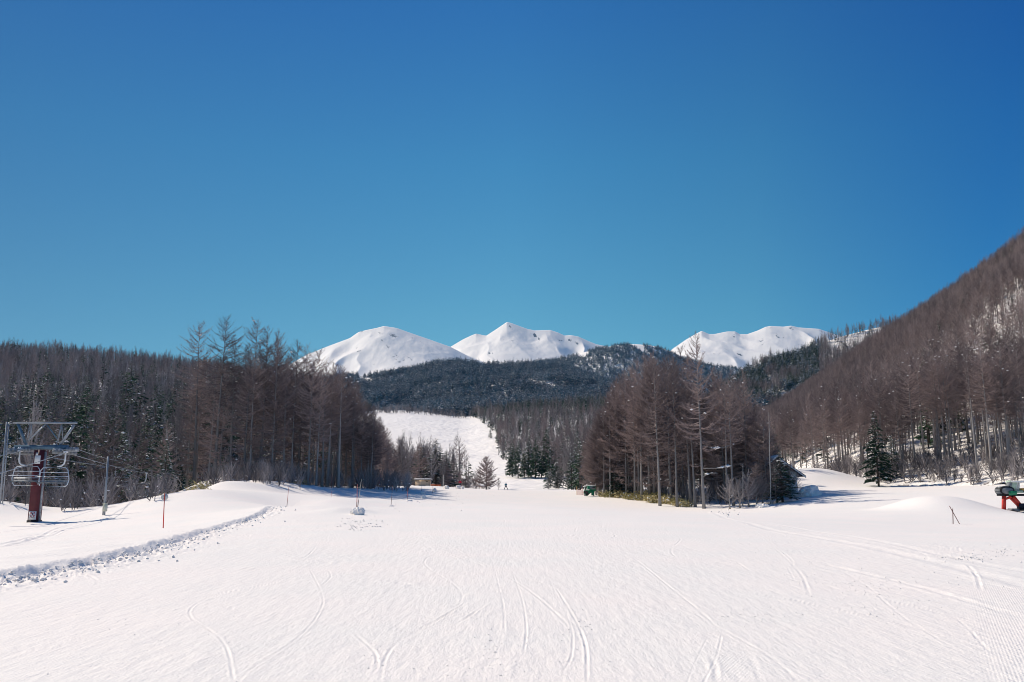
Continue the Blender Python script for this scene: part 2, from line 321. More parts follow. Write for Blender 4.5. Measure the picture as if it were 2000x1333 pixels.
def grid_mesh(name, X, Y, Z, mat, attrs=None, wrap=False):
    nr, nc = X.shape; v = np.stack([X, Y, Z], -1).reshape(-1, 3)
    i = np.arange(nr - 1)[:, None] * nc; j = np.arange(nc if wrap else nc - 1)[None]; j2 = (j + 1) % nc
    q = np.stack([i + j, i + j2, i + nc + j2, i + nc + j], -1).reshape(-1, 4)
    me = bpy.data.meshes.new(name); me.vertices.add(len(v)); me.vertices.foreach_set('co', v.astype('f').ravel())
    me.loops.add(q.size); me.loops.foreach_set('vertex_index', q.astype('i').ravel()); me.polygons.add(len(q))
    me.polygons.foreach_set('loop_start', (np.arange(len(q)) * 4).astype('i')); me.polygons.foreach_set('loop_total', np.full(len(q), 4, 'i'))
    me.polygons.foreach_set('use_smooth', np.ones(len(q), bool)); me.materials.append(mat)
    for k, a in (attrs or {}).items():
        t = me.attributes.new(k, 'FLOAT', 'POINT'); t.data.foreach_set('value', a.astype('f').ravel())
    me.update(); me.validate(); o = bpy.data.objects.new(name, me); C.objects.link(o); return o
# ------------------------------------------------------------------ ground sheet (all round the camera, out past the peaks)
th = np.r_[np.linspace(-36.5, 36.5, 1350), np.linspace(36.5, 323.5, 160)[1:-1]]; th = R(1) * th
rr_ = np.r_[np.geomspace(1.2, 330, 860), np.geomspace(345, 16000, 26)]
TH, RR = np.meshgrid(th, rr_); GX = RR * np.sin(TH); GY = RR * np.cos(TH)
GZ = hgt(GX, GY, fine=True)
_px, _py = proj(GX, np.maximum(GY, .5), GZ)
cord = np.clip(sstep(1860, 1950, _px + (1200 - _py) * .25) * sstep(1110, 1170, _py) + .8 * sstep(1375, 1400, _px) * sstep(1500, 1440, _px) * sstep(1265, 1290, _py)
   + .45 * sstep(.15, .4, fbm(GX / 5, GY / 8, 2, 77)), 0, 1) * (GY > 0)
# centre fan so the sheet has no hole under the camera
o = grid_mesh('ground', GX, GY, GZ, M_SNOW, {'corduroy': cord}, wrap=True); tag(o, 'groomed snow of the ski piste with ski tracks and smooth banks', 'snow', kind='structure')
def gz(x, y): return float(hgt(np.array([x]), np.array([y]))[0])
# ------------------------------------------------------------------ hills as sheets between a foot line and a ridge line
def uline(pts):
    q = np.array([(*P(a, b, d),) for a, b, d in pts]); u = q[:, 0] / q[:, 1]; return u, q[:, 1], q[:, 2]
class Hill:
    def __init__(s, name, ridge, foot, label, mat, nu=300, nt=90, s_pow=1.1, lift=0, amp=3, ns=60, seed=1, zprof=None, back=1.3, rocks=None, warp=0, spur=0):
        s.ru, s.rD, s.rz = uline(ridge); s.rz = s.rz - lift; s.fu = np.array([uline([(a, 900, 1)])[0][0] for a, _, _ in foot]); s.fD = np.array([d for _, d, _ in foot], float); s.fz = np.array([z for _, _, z in foot], float)
        s.s_pow = s_pow; s.amp = amp; s.ns = ns; s.seed = seed; s.zprof = zprof; s.warp = warp; s.spur = spur
        s.du = np.linspace(s.ru[0], s.ru[-1], 800); z0 = np.interp(s.du, s.ru, s.rz); st = s.du[1] - s.du[0]; kk = np.arange(-40, 41) * st; g = np.exp(-(kk / .007) ** 2 / 2); s.sm = np.convolve(np.pad(z0, 40, mode='edge'), g / g.sum(), mode='valid')
        if spur:
            s.du = np.linspace(s.ru[0], s.ru[-1], 800); z0 = np.interp(s.du, s.ru, s.rz); st = s.du[1] - s.du[0]; s.tab = []
            for sg in (.0004, .012, .03, .06):
                kk = np.arange(-int(3 * sg / st) - 1, int(3 * sg / st) + 2) * st; g = np.exp(-(kk / sg) ** 2 / 2); g /= g.sum()
                s.tab.append(np.convolve(np.pad(z0, len(kk) // 2, mode='edge'), g, mode='valid')[:800])
            s.tab = np.array(s.tab)
        u = np.linspace(s.ru[0], s.ru[-1], nu); t = np.r_[np.linspace(0, 1, nt), 1 + np.linspace(0, 1, 14)[1:] * (back - 1)]
        U, T = np.meshgrid(u, t); X, Y, Z = s.at(U, T)
        at = {}
        if rocks is not None:
            px, py = proj(X, Y, Z); a = np.zeros(X.shape)
            for (cx, cy, rx, ry, ang, w) in rocks:
                ca, sa = math.cos(R(ang)), math.sin(R(ang)); ex = ((px - cx) * ca + (py - cy) * sa) / rx; ey = (-(px - cx) * sa + (py - cy) * ca) / ry
                a = np.maximum(a, w * np.exp(-(ex ** 2 + ey ** 2)))
            at['rock'] = a * .93
        s.obj = tag(grid_mesh(name, X, Y, Z, mat, at), label, name, kind='structure')
    def at(s, u, t):
        u = np.asarray(u, float); t = np.asarray(t, float); tc_ = np.clip(t, 0, 1)
        fD = np.interp(u, s.fu, s.fD); fz = np.interp(u, s.fu, s.fz); rD = np.interp(u, s.ru, s.rD)
        D = fD + (rD - fD) * t
        uw = u + s.warp * 1.0 * (1 - tc_) * fbm(D / s.ns / 3, u * 9, 3, s.seed + 5)
        rz = np.interp(uw, s.du, s.sm) if not s.spur else np.interp(uw, s.ru, s.rz)
        if s.spur:
            q = np.clip((1 - tc_) ** .55 * 3.2, 0, 2.999); i0 = q.astype(int); fr = q - i0; cols = np.clip(np.interp(uw, s.du, np.arange(800.)), 0, 798.99); c0 = cols.astype(int); fc = cols - c0
            g = lambda i: s.tab[i, c0] * (1 - fc) + s.tab[i, c0 + 1] * fc
            rz = g(i0) * (1 - fr) + g(i0 + 1) * fr
            xx = u * D; wx = xx + 260 * fbm(xx / 900, D / 700, 3, s.seed + 1); wy = D + 300 * fbm(xx / 800, D / 900, 3, s.seed + 2)
            rg_ = 1 - np.abs(vnoise(wx / 520, wy / 1500, s.seed)) * 1.6; rg2 = 1 - np.abs(vnoise(wx / 190, wy / 520, s.seed + 3)) * 1.6
            env = sstep(0, .35, 1 - tc_); rz = rz + s.spur * (rg_ - .75) * env + s.spur * .5 * (rg2 - .7) * sstep(0, .14, 1 - tc_) + 6 * fbm(xx / 60, D / 90, 4, s.seed + 4) * sstep(0, .08, 1 - tc_)
        sh = np.interp(tc_, *s.zprof) if s.zprof else tc_ ** s.s_pow
        z = fz + (rz - fz) * sh - (t > 1) * (rz - fz) * np.clip(t - 1, 0, 1) * 1.4
        x = u * D; z = z + s.amp * fbm(x / s.ns, D / s.ns, 4, s.seed) * (np.sin(np.pi * tc_) ** .6 * .9 + .1 * sstep(0, .1, tc_))
        return x, D, z
    def scatter(s, n, rng, u0=None, u1=None, t0=0.0, t1=1.0, reject=None):
        u0 = s.ru[0] if u0 is None else u0; u1 = s.ru[-1] if u1 is None else u1
        u = rng.uniform(u0, u1, n * 4); t = rng.uniform(t0, t1, n * 4)
        fD = np.interp(u, s.fu, s.fD); rD = np.interp(u, s.ru, s.rD); D = fD + (rD - fD) * t
        k = rng.random(n * 4) < (D * (rD - fD)) / (rD * (rD - fD)).max(); u, t = u[k][:n], t[k][:n]
        x, y, z = s.at(u, t); px, py = proj(x, y, z)
        if reject is not None:
            m = ~reject(px, py, x, y); x, y, z, px, py = x[m], y[m], z[m], px[m], py[m]
        return np.stack([x, y, z], -1), px, py
def inpoly(px, py, poly):
    c = np.zeros(px.shape, bool); n = len(poly)
    for i in range(n):
        x0, y0 = poly[i]; x1, y1 = poly[(i + 1) % n]
        if y0 == y1: continue
        c ^= ((y0 > py) != (y1 > py)) & (px < (x1 - x0) * (py - y0) / (y1 - y0) + x0)
    return c
zr = lambda a, b, d: float(P(a, b, d)[2])
# right mountain with the larch forest
rf = [(1380, 330), (1440, 260), (1500, 185), (1600, 155), (1700, 136), (1850, 124), (2000, 114), (2150, 106), (2500, 90)]
foot = [(a, d - 6, gz(*(uline([(a, 948, d)])[0][0] * d, d)) - 1.2) for a, d in rf]
H_R = Hill('mountain', [(1380,850,900),(1440,822,890),(1500,800,870),(1550,772,840),(1600,738,800),(1650,704,770),(1700,670,740),(1750,634,705),(1800,602,670),(1900,532,600),(1960,486,550),(2000,458,520),(2100,385,470),(2300,260,400),(2500,160,350)],
   foot, 'steep snowy mountainside covered with brown bare larches on the right', M_HILL, nu=320, nt=120, s_pow=1.0, lift=9, amp=9, ns=55, seed=11, back=1.5)
# left hill
H_L = Hill('hill', [(-700,600,560),(-300,640,600),(0,668,620),(50,676,620),(100,675,620),(200,679,640),(270,686,650),(340,694,660),(450,706,680),(600,722,700),(660,765,700),(700,830,700),(730,935,700)],
   [(-700,85,-8),(-300,92,-9),(0,98,-9),(200,100,-7),(340,125,-6),(450,190,-5),(600,225,-3),(730,300,-4)], 'dark shaded wooded hillside on the left behind the ski lift', M_HILL, nu=260, nt=90, s_pow=1.0, lift=9, amp=9, ns=90, seed=21, back=1.5)
# valley side carrying the upper ski run
_vp = np.array([(215,958),(240,953),(260,948),(330,931),(400,917),(500,889),(650,853),(800,824),(900,806),(950,800)], float)
_vt = (_vp[:, 0] - 215) / 735; _vz = EYE + _vp[:, 0] * np.array([ray(1000, b)[2] / ray(1000, b)[1] for b in _vp[:, 1]]); _vs = (_vz - _vz[0]) / (_vz[-1] - _vz[0])
H_V = Hill('slope', [(560,806,950),(700,800,950),(745,801,950),(800,802,950),(860,808,950),(910,813,950),(950,806,950),(1000,800,950),(1100,792,950),(1200,786,950),(1320,790,950),(1450,800,950),(1520,820,950)],
   [(560,222,-3),(1000,215,_vz[0]),(1520,225,-1)], 'snow slope rising from the valley to the upper ski run', M_RUN, nu=240, nt=110, lift=0, amp=2.0, ns=50, seed=31, zprof=(_vt, _vs), back=1.15)
# forested middle hills
H_B = Hill('hill', [(540,745,1750),(690,733,1750),(740,733,1750),(800,722,1750),(860,709,1750),(900,706,1750),(960,711,1750),(1050,707,1750),(1100,712,1750),(1150,728,1750),(1210,745,1750),(1300,760,1750),(1500,790,1750)],
   [(540,930,60),(1000,930,84),(1500,930,84)], 'middle hill of snow dusted conifers behind the upper ski run', M_HILLFAR, nu=260, nt=80, s_pow=1.15, lift=6, amp=26, ns=130, seed=41, back=1.4)
H_B2 = Hill('hill', [(900,730,2700),(1000,712,2700),(1060,702,2700),(1110,694,2700),(1150,682,2700),(1200,672,2700),(1240,669,2700),(1280,671,2700),(1310,683,2700),(1350,700,2700),(1390,712,2700),(1440,718,2700),(1520,735,2700),(1620,760,2700)],
   [(900,1760,60),(1620,1760,60)], 'rounded dark ridge with snow streaked crest beyond the middle hill', M_HILLFAR, nu=240, nt=70, s_pow=1.1, lift=6, amp=30, ns=160, seed=51, back=1.4)
H_C = Hill('hill', [(1330,800,1150),(1380,770,1150),(1420,738,1150),(1460,712,1150),(1500,690,1150),(1540,686,1150),(1570,675,1150),(1600,658,1150),(1650,642,1150),(1700,629,1150),(1750,618,1150),(1800,606,1150),(1900,590,1150)],
   [(1330,780,20),(1500,790,20),(1900,760,60)], 'mixed wooded spur rising between the right mountain and the snow peaks', M_HILL, nu=240, nt=80, s_pow=1.1, lift=10, amp=7, ns=90, seed=61, back=1.4)
# snow peaks
rk1 = [(745,652,9,3,20,.42),(768,655,12,5,25,.45),(775,640,7,2,10,.4),(685,661,7,3,-30,.38),(706,648,7,2,-20,.35),(750,670,30,5,45,.30),(770,690,36,5,50,.30),(700,685,16,12,0,.27),(730,712,14,10,0,.27),(775,700,26,12,30,.28),(800,700,30,3,35,.3),(840,690,45,3,30,.28),(870,690,30,5,30,.24),(820,668,40,3,28,.27),(705,720,10,10,0,.24)]
rk2 = [(1044,655,9,4,50,.48),(1036,652,6,3,0,.4),(1052,662,6,3,60,.45),(998,640,12,5,45,.3),(956,690,4,3,0,.46),(962,690,2.5,2,0,.44),(932,653,8,2,10,.4),(1000,668,30,8,25,.26),(1030,680,35,6,30,.25),(1120,668,25,4,25,.36),(1095,665,14,4,20,.34),(1020,640,20,3,25,.3)]
rk3 = [(1504,642,8,3,-30,.34),(1546,643,9,3,20,.4),(1545,640,12,3,0,.3),(1434,656,3,8,0,.38),(1487,665,8,4,-10,.36),(1490,673,9,3,-20,.36),(1415,680,9,3,50,.34),(1445,692,14,4,25,.4),(1430,700,25,6,-10,.3),(1520,658,16,10,30,.26),(1560,658,20,8,30,.24),(1380,650,10,3,0,.26),(1400,690,15,12,0,.24)]
mk = dict(nu=520, nt=210, s_pow=1.15, amp=14, ns=300, back=1.25, spur=105)
Hill('mountain', [(470,765,6500),(560,715,6500),(600,693,6500),(640,677,6500),(683,661,6500),(700,649,6500),(715,645,6500),(735,641,6500),(750,637,6500),(775,641,6500),(800,650,6500),(840,664,6500),(880,678,6500),(915,696,6500),(940,706,6500),(1000,737,6500),(1080,770,6500)],
   [(470,3900,150),(1080,3900,150)], 'white snow mountain with pale rock patches, left of the three peaks', M_PEAK, seed=71, rocks=rk1, warp=.006, **mk)
Hill('mountain', [(820,760,7500),(860,715,7500),(878,679,7500),(905,663,7500),(920,656,7500),(930,652,7500),(943,655,7500),(950,656,7500),(970,643,7500),(990,629.5,7500),(1000,632,7500),(1016,638,7500),(1030,643,7500),(1045,646,7500),(1075,645,7500),(1090,650,7500),(1103,656,7500),(1115,655,7500),(1130,658,7500),(1150,667,7500),(1165,673,7500),(1200,680,7500),(1300,730,7500)],
   [(820,4600,150),(1300,4600,150)], 'sharp white snow peak in the middle, the highest of the three', M_PEAK, seed=81, rocks=rk2, warp=.006, **mk)
Hill('mountain', [(1230,770,7000),(1290,700,7000),(1315,681,7000),(1340,664,7000),(1355,655,7000),(1370,647,7000),(1376,649,7000),(1385,653,7000),(1395,653,7000),(1420,648,7000),(1436,648,7000),(1445,653,7000),(1460,653,7000),(1480,646,7000),(1495,639,7000),(1505,637,7000),(1530,638.5,7000),(1545,636.5,7000),(1560,640,7000),(1600,643,7000),(1620,650,7000),(1700,675,7000),(1850,740,7000)],
   [(1230,4200,150),(1850,4200,150)], 'broad white snow mountain with two low summits on the right', M_PEAK, seed=91, rocks=rk3, warp=.006, **mk)
# ------------------------------------------------------------------ trees
def bare_tree(seed, H, c0, Rr, nb, nt1, nt2, tw, el0, el1, kind='larch', snow=3, r0=None, dead=8, simple_branch=False, tl=.32, lp=.62, thick=1.0):
    """returns (trunk MB, crown MB); kind sets the silhouette"""
    rng = np.random.default_rng(seed); T = MB(); K = MB(); r0 = r0 or H * .0088
    zz = np.linspace(0, 1, 9); wob = np.cumsum(rng.normal(0, .012 * H / 9, (9, 2)), 0) * .7; tp = np.c_[wob[:, 0], wob[:, 1], zz * H - .4 * (zz == 0)]
    T.tube(tp, r0 * ((1 - zz) ** 1.25 * .95 + .05) * (1 + .35 * (zz == 0)), 5 if simple_branch else 7, 0)
    axis = lambda z: np.stack([np.interp(z, tp[:, 2], tp[:, 0]), np.interp(z, tp[:, 2], tp[:, 1]), z], -1)
    u = (np.arange(nb) + rng.random(nb)) / nb; z = H * (c0 + (.985 - c0) * u)
    if kind == 'larch': L = Rr * (np.clip(1 - u, 0, 1) ** lp + .05) * rng.uniform(.65, 1.1, nb) * np.clip(.55 + 2.4 * u, 0, 1)
    else: L = Rr * (1 - .55 * u) * rng.uniform(.5, 1.15, nb) * np.clip(.75 + u, 0, 1)
    el = R(1) * (el0 + (el1 - el0) * u ** 1.2 + rng.normal(0, 7, nb)); az = rng.uniform(0, 2 * np.pi, nb)
    if dead:
        zd = H * rng.uniform(min(.12, c0 * .5), c0, dead); z = np.r_[z, zd]; L = np.r_[L, Rr * rng.uniform(.15, .5, dead)]; el = np.r_[el, R(1) * rng.normal(-8, 8, dead)]; az = np.r_[az, rng.uniform(0, 6.28, dead)]
    nbt = len(z); o0 = axis(z); hd = np.stack([np.cos(az), np.sin(az), 0 * az], -1); cur = rng.uniform(.05, .28, nbt) * (1 if kind == 'larch' else 1.6)
    def bp(i, s): return o0[i] + hd[i] * (L[i] * s * np.cos(el[i]))[:, None] * (1 - .12 * s[:, None]) + np.stack([0 * s, 0 * s, L[i] * (s * np.sin(el[i]) - .10 * s * (1 - s) * 2 + cur[i] * s * s)], -1)
    ks = np.linspace(0, 1, 3 if simple_branch else 5); idx = np.arange(nbt)
    pts = np.stack([bp(idx, np.full(nbt, s)) for s in ks], 1)
    br = thick * np.clip(.010 * L + .008, .012, .06) * (1.0 if kind == 'larch' else 1.5)
    if simple_branch: K.blades(pts[:, 0], pts[:, -1] - pts[:, 0], br * 3.2, rng, 0)
    else: K.prisms(pts, br[:, None] * (1 - .85 * ks)[None], 0)
    w = L / L.sum(); i1 = rng.choice(nbt, nt1, p=w); s1 = rng.uniform(.12, 1, nt1) ** .85; p1 = bp(i1, s1)
    tg = bp(i1, np.minimum(s1 + .05, 1.05)) - bp(i1, s1 - .05); tg /= np.linalg.norm(tg, axis=1)[:, None] + 1e-9
    lat = np.cross(tg, [0, 0, 1.]); lat /= np.linalg.norm(lat, axis=1)[:, None] + 1e-9
    sg = rng.choice([-1, 1], nt1)[:, None]; up = .12 if kind == 'larch' else .45
    d1 = tg * .75 + lat * sg * rng.uniform(.4, 1.0, (nt1, 1)) + rng.normal(0, .22, (nt1, 3)) + [0, 0, up]; d1 /= np.linalg.norm(d1, axis=1)[:, None]
    l1 = np.clip(L[i1] * tl, .2, 1.3) * (1.15 - .75 * s1) * rng.uniform(.5, 1.1, nt1); K.blades(p1, d1 * l1[:, None], tw, rng, 0)
    if nt2:
        i2 = rng.integers(0, nt1, nt2); s2 = rng.uniform(.1, 1, nt2); p2 = p1[i2] + d1[i2] * (l1[i2] * s2)[:, None]
        d2 = d1[i2] + rng.normal(0, .75, (nt2, 3)) + [0, 0, up * .8]; d2 /= np.linalg.norm(d2, axis=1)[:, None]
        K.blades(p2, d2 * (l1[i2] * rng.uniform(.25, .6, nt2))[:, None], tw * .8, rng, 0)
    if snow:
        i3 = rng.integers(0, nbt, snow); s3 = rng.uniform(.3, .9, snow); p3 = bp(i3, s3) + [0, 0, .06]
        r3 = rng.uniform(.5, 1.2, (snow, 1)); K.blobs(p3, np.c_[.24 * r3, .24 * r3, .11 * r3], rng, 1)
    return T, K
def fir_tree(seed, H, Rr, nb, nl, leaf, snow=.25, c0=.06, blob=0):
    rng = np.random.default_rng(seed); T = MB(); K = MB()
    T.tube([(0, 0, -.4), (0, 0, H * .5), (0, 0, H * .97)], [H * .016, H * .009, .015], 6, 0)
    u = (np.arange(nb) + rng.random(nb)) / nb; z = H * (c0 + (1 - c0) * u ** .92); irr = 1 + .22 * np.sin(rng.uniform(0, 6) + u * 23) * rng.uniform(.4, 1, nb)
    L = Rr * (np.clip(1 - u, 0, 1) ** .85 + .03) * irr * rng.uniform(.75, 1.12, nb); az = rng.uniform(0, 2 * np.pi, nb); dr = rng.uniform(.15, .42, nb)
    hd = np.stack([np.cos(az), np.sin(az), 0 * az], -1)
    def bp(i, s): return hd[i] * (L[i] * s)[:, None] + np.stack([0 * s, 0 * s, z[i] + L[i] * (.12 * s - dr[i] * s * s)], -1)
    K.blades(bp(np.arange(nb), np.zeros(nb)), bp(np.arange(nb), np.full(nb, .95)) - bp(np.arange(nb), np.zeros(nb)), .05 + .01 * L, rng, 1)
    n = nb * nl; i = rng.choice(nb, n, p=L / L.sum()); s = rng.uniform(.12, 1, n) ** .7; p = bp(i, s)
    lat = np.cross(hd[i], [0, 0, 1.]); sg = rng.choice([-1, 1], n)[:, None]
    d = hd[i] * .7 + lat * sg * rng.uniform(.2, 1, (n, 1)) + np.c_[np.zeros(n), np.zeros(n), rng.uniform(-.45, .12, n)]; d /= np.linalg.norm(d, axis=1)[:, None]
    ln = leaf * rng.uniform(.6, 1.3, n) * np.clip(L[i] / Rr * 1.6, .45, 1)
    K.blades(p, d * ln[:, None], ln * .42, rng, 0, side=np.array([0, 0, 1.]) + rng.normal(0, .5, (n, 3)))
    K.blades(np.array([[0, 0, H * .93]]), np.array([[0, 0, H * .07]]), .12, rng, 0)
    m = rng.random(n) < snow * np.clip(fbm(p[:, 0] * .8, p[:, 2] * .8 + seed, 2, seed) + .7, 0, 1)
    if m.any(): K.blades((p + [0, 0, .05])[m], (d * ln[:, None])[m] * .95, ln[m] * .5, rng, 2, side=np.array([0, 0, 1.]) + rng.normal(0, .25, (m.sum(), 3)))
    if blob:
        j = rng.integers(0, nb, blob); pb = bp(j, rng.uniform(.45, .95, blob)) + [0, 0, .06]; rb = rng.uniform(.5, 1.2, (blob, 1)); K.blobs(pb, np.c_[.34 * rb, .34 * rb, .14 * rb], rng, 2)
    return T, K
def variants(fn, seeds, tmats, cmats, **k):
    out = []
    for s in seeds:
        T, K = fn(s, **k); out.append((T.mesh('trunk', tmats, True), K.mesh('crown', cmats)))
    return out
V_LARCH = variants(bare_tree, (1, 2, 3, 4, 5), [M_BARK], [M_TWIG, M_TSNOW], H=20, c0=.33, Rr=3.9, nb=96, nt1=2700, nt2=3600, tw=.036, el0=-6, el1=50, snow=2, thick=1.9, tl=.42)
V_THIN = variants(bare_tree, (11, 12, 13), [M_BARK], [M_TWIG, M_TSNOW], H=22, c0=.46, Rr=4.0, nb=116, nt1=2400, nt2=3000, tw=.032, el0=-6, el1=40, snow=2, lp=.44, thick=1.15, tl=.34, r0=.225)
V_FULL = variants(bare_tree, (21, 22, 23), [M_BARK], [M_TWIG, M_TSNOW], H=18, c0=.10, Rr=4.2, nb=124, nt1=3900, nt2=5200, tw=.036, el0=-6, el1=48, snow=3, dead=3, thick=1.8, tl=.42)
V_CONE = variants(bare_tree, (51,), [M_BARK], [M_TWIG, M_TSNOW], H=8, c0=.03, Rr=3.1, nb=170, nt1=7000, nt2=9000, tw=.045, el0=6, el1=48, snow=1, dead=0, r0=.12)
V_DECID = variants(bare_tree, (31, 32, 33), [M_BRCH], [M_GTWIG, M_TSNOW], H=12, c0=.12, Rr=4.6, nb=34, nt1=1500, nt2=2600, tw=.03, el0=52, el1=70, kind='broad', snow=2, dead=0, r0=.13)
V_FIR = variants(fir_tree, (41, 42, 43), [M_FIRT], [M_FIRN, M_FIRT, M_TSNOW], H=14, Rr=3.0, nb=210, nl=46, leaf=.55, snow=.12, blob=10)
V_SNOWFIR = variants(fir_tree, (44, 45, 46), [M_FIRT], [M_FIRN, M_FIRT, M_TSNOW], H=14, Rr=2.7, nb=150, nl=34, leaf=.55, snow=.30, blob=26)
# merged templates for the far woods
def template(name, fn, tm, cm, **k):
    T, K = fn(**k); M = MB()
    for v, f, m in zip(T.v, T.f, T.m): M.v.append(v); M.f.append(f); M.m.append(m)
    M.n = T.n; off = T.n
    for v, f, m in zip(K.v, K.f, K.m): M.v.append(v); M.f.append(f + off); M.m.append(m + 1)
    return bpy.data.objects.new(name, M.mesh(name, tm + cm))
TL = [template('far_larch', bare_tree, [M_BARK], [M_TWIG, M_TSNOW], seed=100 + i, H=18, c0=.34, Rr=4.2, nb=46, nt1=520, nt2=700, tw=.072, el0=12, el1=58, snow=0, dead=3, simple_branch=True, tl=.36, r0=.15) for i in range(4)]
TD = [template('far_broadleaf', bare_tree, [M_BRCH], [M_GTWIG, M_TSNOW], seed=110 + i, H=13, c0=.25, Rr=4.2, nb=26, nt1=190, nt2=220, tw=.085, el0=50, el1=72, kind='broad', snow=0, dead=0, r0=.14, simple_branch=True) for i in range(3)]
TF = [template('far_fir', fir_tree, [M_FIRT], [M_FIRN, M_FIRT, M_TSNOW], seed=120 + i, H=14, Rr=2.6, nb=46, nl=9, leaf=1.25, snow=.35) for i in range(4)]
TFF = [template('distant_fir', fir_tree, [M_FIRT], [M_FIRSHADE, M_FIRT, M_TSNOW], seed=130 + i, H=15, Rr=4.0, nb=20, nl=5, leaf=2.9, snow=s_) for i, s_ in enumerate((.3, 1.2, 6.0, .7))]
TB = [template('bush', bare_tree, [M_GTWIG], [M_GTWIG, M_TSNOW], seed=140 + i, H=2.0, c0=.03, Rr=1.8, nb=26, nt1=110, nt2=90, tw=.028, el0=40, el1=70, kind='broad', snow=s_, dead=0, r0=.02, simple_branch=True) for i, s_ in enumerate((0, 2, 5))]
def sasa(seed):
    rng = np.random.default_rng(seed); M = MB(); n = 60; p = np.c_[rng.normal(0, .45, (n, 2)), rng.uniform(.05, .9, n)]
    d = np.c_[rng.normal(0, 1, (n, 2)), rng.uniform(-.2, .9, n)]; d /= np.linalg.norm(d, axis=1)[:, None]; M.blades(p, d * rng.uniform(.25, .5, (n, 1)), .12, rng, 0)
    q = np.c_[p[:14, :2], np.zeros(14)]; M.blades(q, p[:14] - q, .03, rng, 0); M.blobs(np.c_[rng.normal(0, .4, (2, 2)), rng.uniform(.2, .7, 2)], np.full((2, 3), .13), rng, 1); return M
M_SASA = random_mat('bamboo_grass_leaves', (.24, .22, .08), (.60, .50, .27))
TS = [bpy.data.objects.new('bamboo_grass', sasa(150 + i).mesh('bamboo_grass', [M_SASA, M_TSNOW])) for i in range(3)]
def stuff(name, pts, scl, kinds, temps, label, cat, rng, squash=None):
    n = len(pts); me = bpy.data.meshes.new(name); me.vertices.add(n); me.vertices.foreach_set('co', np.asarray(pts, 'f').ravel())
    a = me.attributes.new('scl', 'FLOAT_VECTOR', 'POINT'); sv = np.stack([scl * rng.uniform(.85, 1.15, n), scl * rng.uniform(.85, 1.15, n), scl], -1); a.data.foreach_set('vector', sv.astype('f').ravel())
    a = me.attributes.new('rot', 'FLOAT_VECTOR', 'POINT'); a.data.foreach_set('vector', np.stack([rng.normal(0, .03, n), rng.normal(0, .03, n), rng.uniform(0, 6.28, n)], -1).astype('f').ravel())
    a = me.attributes.new('kind', 'INT', 'POINT'); a.data.foreach_set('value', np.asarray(kinds, 'i'))
    o = bpy.data.objects.new(name, me); C.objects.link(o)
    ng = bpy.data.node_groups.new(name, 'GeometryNodeTree')
    ng.interface.new_socket('Geometry', in_out='INPUT', socket_type='NodeSocketGeometry'); ng.interface.new_socket('Geometry', in_out='OUTPUT', socket_type='NodeSocketGeometry')
    N = ng.nodes.new; L = ng.links.new; gi = N('NodeGroupInput'); go = N('NodeGroupOutput'); jn = N('GeometryNodeJoinGeometry')
    def na(nm, tp):
        q = N('GeometryNodeInputNamedAttribute'); q.data_type = tp; q.inputs['Name'].default_value = nm; return q
    ks, ss, rs = na('kind', 'INT'), na('scl', 'FLOAT_VECTOR'), na('rot', 'FLOAT_VECTOR')
    for k, t in enumerate(temps):
        ip = N('GeometryNodeInstanceOnPoints'); ob = N('GeometryNodeObjectInfo'); ob.inputs['Object'].default_value = t; ob.inputs['As Instance'].default_value = True
        cmp_ = N('FunctionNodeCompare'); cmp_.data_type = 'INT'; cmp_.operation = 'EQUAL'; L(ks.outputs[0], cmp_.inputs[2]); cmp_.inputs[3].default_value = k
        L(gi.outputs[0], ip.inputs['Points']); L(cmp_.outputs[0], ip.inputs['Selection']); L(ob.outputs['Geometry'], ip.inputs['Instance']); L(rs.outputs[0], ip.inputs['Rotation']); L(ss.outputs[0], ip.inputs['Scale']); L(ip.outputs[0], jn.inputs[0])
    L(jn.outputs[0], go.inputs[0]); o.modifiers.new('woods', 'NODES').node_group = ng
    return tag(o, label, cat, kind='stuff')
rg = np.random.default_rng(77)
# right mountain woods
GAP1 = [(1700,790),(1790,752),(1870,700),(1940,640),(2010,575),(2400,330),(2400,500),(2010,720),(1940,770),(1870,800),(1800,822),(1720,815)]
GAP2 = [(1868,594),(1930,556),(2010,500),(2300,308),(2300,350),(2010,535),(1930,590),(1880,618)]
def rejR(px, py, x, y): return (inpoly(px, py, GAP1) & (rg.random(px.shape) < .74)) | (inpoly(px, py, GAP2) & (rg.random(px.shape) < .55))
pR, qx, qy = H_R.scatter(21000, rg, t0=.045, t1=1.02, reject=rejR)
kR = rg.integers(0, 4, len(pR)); # fir share grows at the crest
top = (rg.random(len(pR)) < .03 + .18 * ((qy < np.interp(qx, [1500, 2000], [800, 480]) + 22)))
kR = np.where(top, 4 + rg.integers(0, 4, len(pR)), kR)
stuff('larch_forest', pR, rg.uniform(.5, .85, len(pR)) * (1 + .25 * fbm(pR[:, 0] / 30, pR[:, 1] / 30, 3, 66)), kR, TL + TF, 'brown leafless larch forest covering the right mountainside', 'forest', rg)
